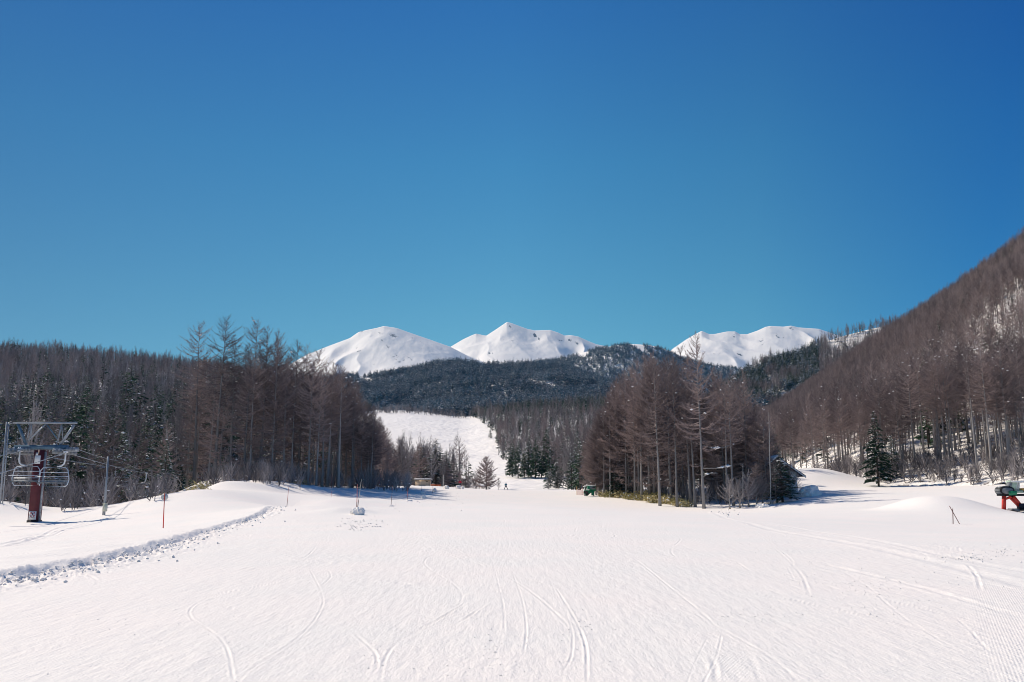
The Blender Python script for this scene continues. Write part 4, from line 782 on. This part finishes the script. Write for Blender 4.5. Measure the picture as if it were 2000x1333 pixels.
m = MB(); m.box((c[0] - .05, c[1] - .03, c[2] + .05), (c[0] + .05, c[1] - .004, c[2] + .08)); m.box((c[0] - .05, c[1] - .03, c[2] - .09), (c[0] + .05, c[1] - .004, c[2] - .06)); m.build('clamp', M_GALV, r)
marker((560, 993), (564, 951), 78, 'red marker pole leaning right on the left bank, above the rough snow edge')
marker((696.5, 1004), (698, 946), 52, 'tallest red marker pole, standing beside the big broken snow clod', .026)
marker((699, 957), (706, 937), 53, 'pale cane leaning against the tallest red marker pole', .018, simple('pale_cane', (.55, .5, .42), .7))
marker((648, 951), (648.5, 924), 118, 'faded pink pole among the tree trunks of the left stand', .03)
marker((648, 975), (648, 960), 95, 'short thin pole in the tree shade, below the faded pink one', .02)
marker((603, 944), (606, 930), 122, 'small orange red stake at the foot of the left stand', .035, M_RED)
marker((739, 952), (744, 925), 128, 'leaning pink pole before the left stand, right of the tallest marker', .03)
marker((763.5, 990), (767, 948), 80, 'thin grey marker pole second right of the tallest red one', .02, M_DKRED)
marker((795, 979), (797, 951), 105, 'pink topped marker pole left of the wooden hut', .028)
marker((823.5, 968), (824, 937), 125, 'thin pale pole in front of the wooden hut', .022, M_GALV)
marker((845, 962), (845.5, 948), 125, 'short thin pole right of the wooden hut', .02, M_DKRED)
for (a, b, lb) in (((1875.5, 1024), (1854.5, 989), 'dark bamboo cane leaning left across the two thin ones by the snow mound'), ((1859.5, 1026), (1860.5, 994), 'thin upright cane by the snow mound, left of two'), ((1862.5, 1026), (1861, 993), 'thin upright cane by the snow mound, right of two')):
    p0 = W(a[0], a[1], 58); g = ground_at(p0[0], 58); p0[2] = g - .1; p1 = W(b[0], b[1], 58); r = empty('bamboo_cane', tuple(p0), label=lb, cat='cane')
    m = MB(); m.tube(loc(r, [p0, p1]), .022 if a[0] > 1870 else .012, 6); m.build('shaft', M_DKRED, r)
# --- bare pale stems
r = root('birch_tree', 343, 95, 'crooked white birch stem at the left end of the left stand', 'birch', base_py=945)
m = MB(); m.tube(loc(r, [W(343, 952, 95), W(342.5, 936, 95), W(337, 920, 95), W(331, 892, 95), W(327, 862, 95), W(325.5, 838, 95)]), [.12, .10, .09, .075, .05, .02], 7); m.build('trunk', M_BIRCH, r, smooth=True)
m = MB(); m.tube(loc(r, [W(340, 927, 95), W(347, 934, 95), W(353, 942, 95.5), W(353.5, 952, 95.6)]), [.06, .05, .045, .05], 6); m.build('limb', M_BIRCH, r)
m = MB(); m.blades(*[np.array(v) for v in (loc(r, [W(331 - k * .6, 895 - k * 5, 95) for k in range(11)]), [(.5 * (-1) ** k, .1, .6) for k in range(11)])], .04, rs); m.build('twigs', M_GTWIG, r)
for nm, pts, rad, D, lb in (('dead_tree', [(1229, 984), (1228, 950), (1227, 915), (1225.5, 879)], [.14, .12, .10, .05], 127, 'pale broken dead trunk standing before the left part of the right stand'),
  ('dead_tree', [(1235, 972), (1231.5, 945), (1229.5, 912)], [.09, .07, .04], 127.5, 'thinner pale dead stem leaning against the broken dead trunk'),
  ('birch_tree', [(1504, 968), (1504.5, 930), (1503, 890), (1502.5, 850), (1501.5, 806)], [.085, .07, .06, .045, .02], 105, 'slender white birch trunk standing in front of the cabin'),
  ('birch_tree', [(1450, 978), (1451, 940), (1451, 905)], [.08, .07, .03], 107, 'short pale birch stem left of the cabin'),
  ('dead_tree', [(866, 951), (866.5, 935), (867, 928)], [.15, .13, .09], 185, 'pale stub of a trunk between the hut and the person in red')):
    r = root(nm, pts[0][0], D, lb, 'birch' if nm[0] == 'b' else 'dead tree', base_py=pts[0][1]); q = loc(r, [W(a, b, D) for a, b in pts]); q[0][2] = -.3
    m = MB(); m.tube(q, rad, 7); m.build('trunk', M_BIRCH, r, smooth=True); n_ = 16; k = rs.integers(1, len(q), n_); f = rs.random((n_, 1)); p = q[k - 1] * (1 - f) + q[k] * f
    m = MB(); m.blades(p, np.c_[rs.normal(0, .5, (n_, 2)), rs.uniform(.2, .9, n_)], .04, rs); m.build('twigs', M_GTWIG, r)
# --- snow laden branches on the tallest larch of the right stand
big = [o for o in C.objects if o.get('label', '').startswith('tall thin bare larch reaching')][0]
inv = big.matrix_basis.inverted()
for pl in ([(1373, 872), (1395, 876), (1416, 874), (1434, 871)], [(1373, 915), (1405, 914), (1422, 912)], [(1373, 930), (1385, 928), (1402, 925)]):
    q = np.array([W(a + rs.normal(0, 1), b + rs.normal(0, 1.6), 105.4 + rs.uniform(-.3, .3)) for a, b in pl]); m = MB(); m.tube(q, [.06, .05, .04, .02][:len(q)], 5); o = m.build('limb', M_BARK, big); o.matrix_parent_inverse = inv
    n_ = len(q) * 9; t = np.sort(rs.uniform(.6, len(q) - 1, n_)); p = np.stack([np.interp(t, np.arange(len(q)), q[:, k]) for k in range(3)], -1) + [0, 0, .08]; m = MB(); rr0 = rs.uniform(.6, 1.2, (n_, 1))
    m.blobs(p, np.c_[.36 * rr0, .24 * rr0, .15 * rr0] * (.08 + 1.1 * sstep(-.2, .6, vnoise(t * 3.1 + pl[0][1], t * 0, 3)))[:, None], rs); s_ = m.build('limb_snow', M_TSNOW, o)
# --- wooden hut far left of the skier
r = root('wooden_hut', 826, 188, 'small plywood hut under a thick snow slab at the edge of the run', 'hut', base_py=951); w = 1.62
m = MB(); m.box((-w, -1.1, -.3), (w, 1.1, 1.35)); m.build('wall', M_PLY, r)
m = MB(); m.box((-w - .35, -1.4, 1.36), (w + .4, 1.4, 1.44)); m.build('roof', M_DWOOD, r)
m = MB(); m.box((-w - .30, -1.35, 1.45), (w + .35, 1.35, 1.66)); m.blobs([(x, y, 1.62) for x in np.linspace(-w, w, 8) for y in (-1.1, 0, 1.1)], np.full((24, 3), (.34)) * [1, 1, .35], rs); m.build('roof_snow', M_SNOWPLAIN, r)
m = MB(); m.box((.85, -1.115, .95), (1.15, -1.10, 1.15)); m.build('window', M_BLACK, r)
m = MB()
for x in (-1.63, -.8, 0, .8, 1.55): m.box((x, -1.125, -.2), (x + .07, -1.101, 1.34))
m.build('batten', M_PLY, r)
r = root('barrier', 851, 186, 'low orange barrier just right of the plywood hut', 'barrier', base_py=951); m = MB(); m.box((-1.1, -.05, .25), (1.1, 0, .50)); m.build('board', M_ORANGE, r)
m = MB(); [m.tube([(x, 0, -.2), (x + .1, 0, .7)], .05, 5) for x in (-1, -.3, .4, 1)]; m.build('post', M_DKRED, r)
# --- cabin behind the snowy fir
r = root('cabin', 1521, 117, 'dark boarded cabin with a snowy gable roof behind the birch and small fir', 'cabin', base_py=962, rz=R(8)); zb = r.location.z
Hp = float(W(1521, 893, 117)[2]) - zb; He = float(W(1521, 929, 117)[2]) - zb; hw = 3.85; wl = 2.85
m = MB(); v = np.array([(-wl, 0, -.4), (wl, 0, -.4), (wl, 0, He + .6), (0, 0, Hp - .3), (-wl, 0, He + .6), (-wl, 7, -.4), (wl, 7, -.4), (wl, 7, He + .6), (0, 7, Hp - .3), (-wl, 7, He + .6)], float)
m.add(v, [(0,1,2),(0,2,3),(0,3,4),(5,7,6),(5,8,7),(5,9,8),(1,6,7),(1,7,2),(0,4,9),(0,9,5)]); m.build('wall', M_DWOOD, r)
for sg in (-1, 1):
    def slab(z0, th_, inset): return np.array([(0, -.6 + inset, Hp + z0), (sg * (hw - inset), -.6 + inset, He + z0), (sg * (hw - inset), 7.6 - inset, He + z0), (0, 7.6 - inset, Hp + z0)] + [(0, -.6 + inset, Hp + z0 + th_), (sg * (hw - inset), -.6 + inset, He + z0 + th_), (sg * (hw - inset), 7.6 - inset, He + z0 + th_), (0, 7.6 - inset, Hp + z0 + th_)])
    fc = [(0,1,2),(0,2,3),(4,6,5),(4,7,6),(0,5,1),(0,4,5),(1,6,2),(1,5,6),(2,7,3),(2,6,7),(3,4,0),(3,7,4)]
    m = MB(); m.add(slab(-.18, .16, 0), fc); rf_ = m.build('roof', M_BLACK, r)
    m = MB(); m.add(slab(.0, .30 if sg < 0 else .10, .12 if sg < 0 else .7), fc); m.build('roof_snow', M_SNOWPLAIN, rf_)
    m = MB(); m.tube([(sg * .1, -.63, Hp - .28), (sg * hw, -.63, He - .26)], .10, 4); m.build('bargeboard', M_WHITE if sg > 0 else M_DWOOD, r)
m = MB(); m.box((1.75, -.02, -.3), (2.83, -.004, He + .55)); m.build('white_panel', M_WHITE, r)
m = MB(); m.box((1.2, -.75, 1.15), (3.1, -.05, 1.23)); m.build('awning', M_BLACK, r)
m = MB(); m.box((2.0, -.05, 1.9), (2.5, -.022, 2.3)); m.build('lamp_box', M_BLACK, r)
for x in (-1.9, -.4):
    m = MB(); m.box((x, -.04, 1.1), (x + .8, -.004, 1.9)); wd = m.build('window', M_GREY, r); m = MB(); m.box((x + .06, -.05, 1.16), (x + .74, -.041, 1.84)); m.build('pane', M_BLACK, wd)
# --- green snow gun
r = root('snow_gun', 1151, 130, 'green snow gun with a snow capped top beside the red netting', 'snow gun', base_py=970); m = MB()
for x in (-.75, .75):
    for y in (-.5, .6): m.tube([(x * .6, y * .5, .75), (x, y, -.1)], .05, 6)
m.build('leg', M_GREY, r)
m = MB(); m.box((-.25, -.35, .75), (1.0, .55, 1.55)); m.box((.30, -.42, .10), (.75, -.1, .80)); m.build('body', M_GREEN, r)
m = MB(); a = np.linspace(0, 2 * np.pi, 25); m.tube([(-.55, -.75, .45), (-.30, -.45, .62), (.25, .1, .95)], [.46, .42, .40], 18, cap=False); dr_ = m.build('fan_barrel', M_GREEN, r)
m = MB(); m.tube([(-.50, -.70, .50), (-.49, -.69, .51)], .43, 18); m.build('fan_grille', M_BLACK, dr_)
m = MB(); m.box((.05, -.375, 1.0), (.95, -.355, 1.5)); pn = m.build('control_panel', M_GREY, r); m = MB(); m.box((.48, -.39, 1.27), (.84, -.376, 1.43)); m.build('screen', M_BLACK, pn)
m = MB(); m.box((-.3, -.4, 1.56), (1.02, .6, 1.70)); m.blobs([(-.35, -.3, 1.62), (-.7, -.4, 1.45), (.95, -.2, 1.78), (-.75, -.5, 1.1), (-.8, -.4, .8), (-.2, -.8, .95)], [(.25, .25, .16), (.28, .2, .2), (.12, .12, .2), (.16, .16, .3), (.2, .2, .25), (.4, .2, .12)], rs); m.build('snow_cap', M_SNOWPLAIN, r)
m = MB(); m.tube([(-.75, -.4, 1.45), (-.72, -.4, .4), (-.5, -.3, -.1)], .05, 6); m.tube([(-.75, -.4, 1.45), (-.2, -.2, 1.5)], .05, 6); m.build('support_arm', M_PALEG, r)
r = root('safety_net', 1134, 133, 'faded red safety net between thin posts left of the green snow gun', 'safety net', base_py=972)
for x in (-.6, .25): m = MB(); m.tube([(x, 0, -.2), (x + .02, 0, 1.35)], .035, 6); m.build('post', M_YEL if x < 0 else M_PINK, r)
m = MB()
for k in range(9): m.tube([(-.6, 0, .05 + k * .1), (.9, 0, .02 + k * .08)], .012, 4)
for k in range(15): m.tube([(-.6 + k * .107, 0, .0), (-.6 + k * .107, 0, .85)], .010, 4)
m.build('net', M_PINK, r)
# --- red legged machine cut by the right edge
DM = 70; r = root('snow_machine', 1975, DM, 'red legged machine with a grey tracked drum and pale green frame, at the right edge', 'machine', base_py=998)
q = lambda *p: loc(r, [W(a, b, DM + c_) for a, b, c_ in p])
m = MB(); c = q((1962, 959, 0))[0]; a = np.linspace(0, 2 * np.pi, 33)[:-1]
def oval(rx, rz_, y0, y1, n=32, tilt=-.05):
    an = np.arange(n) * 2 * np.pi / n; x = rx * np.sign(np.cos(an)) * np.abs(np.cos(an)) ** .75; z = rz_ * np.sign(np.sin(an)) * np.abs(np.sin(an)) ** .75; x, z = x * math.cos(tilt) - z * math.sin(tilt), x * math.sin(tilt) + z * math.cos(tilt)
    v = np.r_[np.c_[c[0] + x, c[1] + 0 * x + y0, c[2] + z], np.c_[c[0] + x, c[1] + 0 * x + y1, c[2] + z]]; f = [t for i in range(n) for t in ((i, (i + 1) % n, n + (i + 1) % n), (i, n + (i + 1) % n, n + i))] + [(0, i + 1, i) for i in range(1, n - 1)] + [(n, n + i, n + i + 1) for i in range(1, n - 1)]
    return v, f
m.add(*oval(.60, .36, -.42, .35)); dm = m.build('track_drum', M_BLACK, r)
m = MB(); m.add(*oval(.46, .26, -.46, -.425)); m.build('drum_cover', M_GREY, dm)
m = MB()
for k in range(13):
    t = .6 + k * .32; m.box((c[0] + .60 * math.cos(t) - .05, c[1] - .4, c[2] + .36 * math.sin(t) - .05), (c[0] + .60 * math.cos(t) + .05, c[1] + .34, c[2] + .36 * math.sin(t) + .05))
m.build('grouser', M_GREY, dm); m = MB(); m.blobs([(c[0] + x, c[1] - .1, c[2] + .38 - abs(x) * .15) for x in (-.45, -.2, .1, .35)], np.full((4, 3), .14) * [1.6, 1.5, .5], rs); m.build('drum_snow', M_SNOWPLAIN, dm)
def beam(name, a, b, hw_, hd, mat):
    A, B = q(a, b); d = (B - A) / np.linalg.norm(B - A); n_ = np.cross(d, [0, 1, 0]); n_ /= np.linalg.norm(n_); m = MB()
    v = [p + sx * n_ * hw_ + sy * np.array([0, hd, 0]) for p in (A, B) for sx, sy in ((-1, -1), (1, -1), (1, 1), (-1, 1))]
    m.add(v, [(0,1,2),(0,2,3),(4,6,5),(4,7,6),(0,5,1),(0,4,5),(1,6,2),(1,5,6),(2,7,3),(2,6,7),(3,4,0),(3,7,4)]); return m.build(name, mat, r)
beam('chassis', (1952, 967, 0), (2060, 967, 0), .09, .4, M_BLACK); beam('green_frame', (1968, 964, -.3), (1982, 963, -.3), .16, .3, M_GREEN); beam('deck', (1978, 961, 0), (2050, 959, 0), .10, .5, M_PALEG)
beam('cab_panel', (1973, 956, 0), (1976, 941, 0), .28, .3, M_PALEG); beam('cab_panel', (1968, 955, -.2), (1972, 943, -.2), .12, .2, M_GREY)
for a, b in (((1979, 959), (1977, 943)), ((1983, 958), (1985, 944)), ((1988, 959), (1990, 943))): beam('pillar', (*a, 0), (*b, 0), .05, .1, M_WHITE)
beam('cab_roof', (1970, 941, 0), (1993, 941, 0), .07, .5, M_WHITE); beam('rear_arm', (1953, 944, .3), (1969, 946, .3), .05, .08, M_BLACK); beam('tank', (1994, 958, -.2), (2020, 957, -.2), .16, .3, M_YEL)
for a, b, w_ in (((1961, 968), (1960.5, 996), .12), ((1964, 975), (1977, 970), .07), ((1976, 968), (1993, 989), .15), ((1974, 974), (1989, 989), .05), ((1965, 969), (1980, 969), .04)): beam('red_arm', (*a, 0), (*b, 0), w_, .12, M_RED)
beam('foot_plate', (1956.5, 997.5, 0), (1965, 998, 0), .10, .3, M_SIGNRED); beam('joint_block', (1989, 989, 0), (2010, 988, 0), .20, .25, M_NAVY); beam('blade', (1975, 995, 0), (1985, 997, 0), .07, .5, M_GREY); beam('blade', (1986, 996, 0), (2040, 994, 0), .08, .6, M_BLACK)
# --- people
def person(px, D, label, pose, jacket, trousers, rz=0, z=None, cap=M_HAIR):
    r = root('person', px, D, label, 'person', base_py=961, rz=rz, z=z)
    def skin(name, chains, mat, parent, sub=1):
        me = bpy.data.meshes.new(name); V, E, Rd = [], [], []
        idx = {}
        for ch in chains:
            last = None
            for key, p, ra in ch:
                if key in idx: i = idx[key]
                else: i = len(V); V.append(p); Rd.append(ra); idx[key] = i
                if last is not None: E.append((last, i))
                last = i
        me.from_pydata(V, E, []); me.materials.append(mat); o = bpy.data.objects.new(name, me); C.objects.link(o); o.parent = parent
        o.modifiers.new('skin', 'SKIN'); sv = me.skin_vertices[0].data
        for i, ra in enumerate(Rd): sv[i].radius = (ra, ra)
        sv[0].use_root = True; ss = o.modifiers.new('sub', 'SUBSURF'); ss.levels = sub; ss.render_levels = sub; return o
    J = pose
    body = skin('body', [[('pel', J['pel'], .12), ('ch', J['ch'], .14), ('nk', J['nk'], .055), ('hd', J['hd'], .095), ('tp', J['hd'] + np.array([0, 0, .09]), .07)],
        [('ch', J['ch'], .14), ('sl', J['sl'], .06), ('el', J['el'], .04), ('hl', J['hl'], .03)], [('ch', J['ch'], .14), ('sr', J['sr'], .06), ('er', J['er'], .04), ('hr', J['hr'], .03)],
        [('pel', J['pel'], .12), ('tl', J['tl'], .08), ('kl', J['kl'], .055), ('al', J['al'], .04), ('fl', J['al'] + np.array([0, -.16, -.05]), .035)], [('pel', J['pel'], .12), ('tr', J['tr'], .08), ('kr', J['kr'], .055), ('ar', J['ar'], .04), ('fr', J['ar'] + np.array([0, -.16, -.05]), .035)]], M_SKIN, r, 2)
    skin('jacket', [[('pel', J['pel'] + np.array([0, 0, .02]), .165), ('ch', J['ch'], .185), ('nk', J['nk'] - np.array([0, 0, .03]), .09)], [('ch', J['ch'], .185), ('sl', J['sl'], .09), ('el', J['el'], .07), ('wl', J['el'] * .25 + J['hl'] * .75, .055)], [('ch', J['ch'], .185), ('sr', J['sr'], .09), ('er', J['er'], .07), ('wr', J['er'] * .25 + J['hr'] * .75, .055)]], jacket, body, 2)
    skin('trousers', [[('pel', J['pel'], .15), ('tl', J['tl'], .11), ('kl', J['kl'], .085), ('al', J['al'], .075)], [('pel', J['pel'], .15), ('tr', J['tr'], .11), ('kr', J['kr'], .085), ('ar', J['ar'], .075)]], trousers, body, 2)
    for sd in ('al', 'ar'): m = MB(); p = J[sd]; m.box((p[0] - .06, p[1] - .2, p[2] - .09), (p[0] + .06, p[1] + .08, p[2] + .06)); m.build('boot', M_BLACK, body)
    m = MB(); h = J['hd'] + np.array([0, .015, .06]); m.blobs([h], [(.115, .125, .11)], rs); m.blobs([h + [.0, .0, .0]], [(.10, .12, .12)], rs); m.build('hat' if cap is not M_HAIR else 'hair', cap, body)
    m = MB(); hd = J['hd']; m.blobs([hd + [-.035, -.10, .01], hd + [.035, -.10, .01]], np.full((2, 3), .012), rs, 0); m.build('eyes', M_BLACK, body)
    for s_, hk in ((-1, 'hl'), (1, 'hr')):
        m = MB(); p = J[hk]
        for k in range(4): m.tube([p + [0, (k - 1.5) * .02, -.02], p + [s_ * .005, (k - 1.5) * .022, -.07], p + [-s_ * .012, (k - 1.5) * .022, -.10 + .008 * abs(k - 1.5)]], [.010, .009, .007], 5)
        m.tube([p + [0, -.03, .0], p + [0, -.06, -.03], p + [0, -.06, -.055]], [.011, .010, .007], 5); m.build('fingers', M_SKIN, body)
    return r
A_ = lambda *v: np.array(v, float)

stride = dict(pel=A_(0, 0, .92), ch=A_(.02, -.02, 1.28), nk=A_(.03, -.04, 1.46), hd=A_(.03, -.05, 1.58), sl=A_(-.16, -.02, 1.38), el=A_(-.27, -.08, 1.14), hl=A_(-.22, -.22, .96), sr=A_(.2, -.02, 1.38), er=A_(.29, -.05, 1.13), hr=A_(.25, -.2, .95),
    tl=A_(-.1, 0, .84), kl=A_(-.23, -.05, .47), al=A_(-.40, .0, .10), tr=A_(.1, 0, .84), kr=A_(.28, -.04, .47), ar=A_(.46, .02, .10))
stand = dict(stride, kl=A_(-.12, -.02, .48), al=A_(-.12, .0, .10), kr=A_(.12, -.02, .48), ar=A_(.12, 0, .10))
person(988, 201, 'person in a teal jacket standing with legs apart on the crest of the run', stride, M_TEAL, M_NAVY)
person(898.5, 180.5, 'person in a crimson jacket on the snow mound right of the plywood hut', stand, M_CRIM, M_NAVY, cap=M_HELM)
# --- snow heaps
def heap(px, py, D, w_, h_, label, d_=None, group=None, seed=0, hidden=.15):
    import bmesh
    bm = bmesh.new(); bmesh.ops.create_icosphere(bm, subdivisions=4, radius=1); rg0 = np.random.default_rng(seed); ph = rg0.uniform(0, 50, 3)
    co = np.array([v.co[:] for v in bm.verts]); n1 = fbm(co[:, 0] * 1.7 + ph[0] + co[:, 2], co[:, 1] * 1.7 + ph[1] - co[:, 2], 4, seed); n2 = fbm(co[:, 0] * 5 + ph[2], co[:, 2] * 5 + co[:, 1] * 3, 3, seed + 3)
    s_ = (1 + .35 * n1 + .16 * n2)[:, None] * co * [w_, d_ or w_ * .7, h_]
    for v, c in zip(bm.verts, s_): v.co = c
    me = bpy.data.meshes.new('snow_heap'); bm.to_mesh(me); bm.free(); me.materials.append(M_SNOWPLAIN); o = bpy.data.objects.new('snow_heap', me); C.objects.link(o)
    x = float(W(px, py, D)[0]); o.location = (x, D, ground_at(x, D) + h_ * hidden); o.rotation_euler = (0, 0, rg0.uniform(0, 6)); return tag(o, label, 'snow heap', group)
heap(700, 1014, 47, .38, .28, 'big broken snow clod with a blue shaded face below the tallest marker pole', seed=1, hidden=.6); heap(691, 1017, 47.4, .22, .16, 'smaller clod touching the left side of the big broken snow clod', seed=2, hidden=.5)
for i, (px, py, D, w_, h_, lb) in enumerate(((800, 982, 100, .55, .35, 'low snow lump by the pink topped marker pole'), (827, 976, 112, .45, .5, 'lower of two upright snow lumps in front of the hut'), (826, 968, 122, .6, .5, 'upper of two upright snow lumps in front of the hut'),
   (849, 966, 130, .5, .75, 'pointed snow lump third from the left along the run edge'), (871, 961, 146, .8, .75, 'broad snow lump in the middle of the row along the run edge'), (896, 959, 158, .75, .95, 'tall split snow lump below the person in red'), (903, 960, 157, .5, .7, 'right hand snow lump of the row, leaning on the split one'),
   (815, 980, 103, .2, .12, 'tiny snow lump between the first and second lumps'), (765, 991, 80, .3, .12, 'flat crust of snow at the foot of the thin grey marker pole'), (920, 957, 172, .4, .35, 'last small lump at the right end of the row'))):
    heap(px, py, D, w_ * .8, h_ * .55, lb, seed=10 + i, hidden=.35)
heap(1582, 962, 113, 1.5, 1.0, 'large blue shaded snow heap right of the cabin', d_=1.2, seed=30, hidden=.3); heap(1489, 978, 100, .8, .4, 'shaded snow lump among the bushes left of the cabin', seed=31)
heap(1560, 966, 114, .8, .5, 'small snow heap against the right wall of the cabin', seed=32)
# --- loose clods
m = MB(); n_ = 900; k = rs.random(n_); t = rs.uniform(.8, len(EDGE) - 1.02, n_); base = np.stack([np.interp(t, np.arange(len(EDGE)), EDGE[:, j]) for j in (0, 1)], -1)
tg = np.stack([np.gradient(np.interp(np.arange(0, len(EDGE), .01), np.arange(len(EDGE)), EDGE[:, j])) for j in (0, 1)], -1); ii = np.clip((t * 100).astype(int), 0, len(tg) - 1); nr = np.stack([tg[ii, 1], -tg[ii, 0]], -1); nr /= np.linalg.norm(nr, axis=1)[:, None]
off = np.abs(rs.normal(0, .36, n_)) * (.75 + .9 * np.abs(vnoise(t * 5, t * 0, 4) + vnoise(t * 17, t * 0, 5))) - .12; p = base + nr * off[:, None]; dist = np.hypot(p[:, 0], p[:, 1]); sz = rs.uniform(.25, 1, n_) ** 2.4 * .036 * (1 + dist / 50); z = hgt(p[:, 0], p[:, 1], True)
m.blobs(np.c_[p, z + sz * .35], np.c_[sz * rs.uniform(.7, 1.6, n_), sz * rs.uniform(.7, 1.6, n_), sz * .8], rs)
def scatter_crumbs(cx, cy, sx1, sy1, n, smax):
    q = hit0(cx + rs.normal(0, sx1, n), np.clip(cy + rs.normal(0, sy1, n), 965, 1345)); sz = rs.uniform(.2, 1, n) ** 3 * smax * .7; m.blobs(np.c_[q, hgt(q[:, 0], q[:, 1], True) + sz * .3], np.c_[sz, sz, sz * .7], rs)
for a in ((965, 1270, 12, 28, 130, .018), (1030, 1310, 90, 18, 240, .013), (880, 1325, 60, 12, 90, .015), (735, 1290, 14, 12, 40, .02), (640, 1318, 40, 14, 70, .014), (440, 1300, 60, 40, 60, .012), (1130, 1230, 22, 16, 120, .02), (1590, 1135, 40, 14, 160, .022), (1470, 1210, 50, 10, 160, .02),
   (1700, 1160, 60, 22, 200, .025), (1885, 1093, 28, 4, 160, .045), (1960, 1082, 30, 7, 160, .04), (1420, 1003, 12, 4, 60, .16), (700, 1025, 26, 7, 240, .08), (770, 995, 18, 5, 90, .08), (1000, 1150, 420, 90, 700, .014), (200, 1200, 120, 40, 160, .015), (1480, 1065, 80, 25, 260, .03), (860, 975, 50, 8, 260, .12), (1780, 1130, 120, 25, 200, .03)): scatter_crumbs(*a)
tag(m.build('snow_crumbs', M_SNOWPLAIN), 'loose broken snow crumbs along the groomed edge and on the piste', 'snow', kind='stuff')

# ------------------------------------------------------------------ air
me = bpy.data.meshes.new('haze'); lo, hi = (-17500, -17500, -40), (17500, 17500, 1600)
me.from_pydata([(x, y, z) for z in (lo[2], hi[2]) for y in (lo[1], hi[1]) for x in (lo[0], hi[0])], [], [(0, 2, 3, 1), (4, 5, 7, 6), (0, 1, 5, 4), (2, 6, 7, 3), (0, 4, 6, 2), (1, 3, 7, 5)])
hz = bpy.data.objects.new('haze', me); C.objects.link(hz); tag(hz, 'thin bluish mountain air over the far hills', 'haze', kind='stuff')
mh = bpy.data.materials.new('air'); mh.use_nodes = True; nt = mh.node_tree; nt.nodes.remove(nt.nodes['Principled BSDF']); pv = nt.nodes.new('ShaderNodeVolumePrincipled')
pv.inputs['Color'].default_value = (.22, .60, 1, 1); pv.inputs['Density'].default_value = 3.2e-5; nt.links.new(pv.outputs[0], nt.nodes['Material Output'].inputs['Volume']); me.materials.append(mh)
sc.cycles.volume_bounces = 0
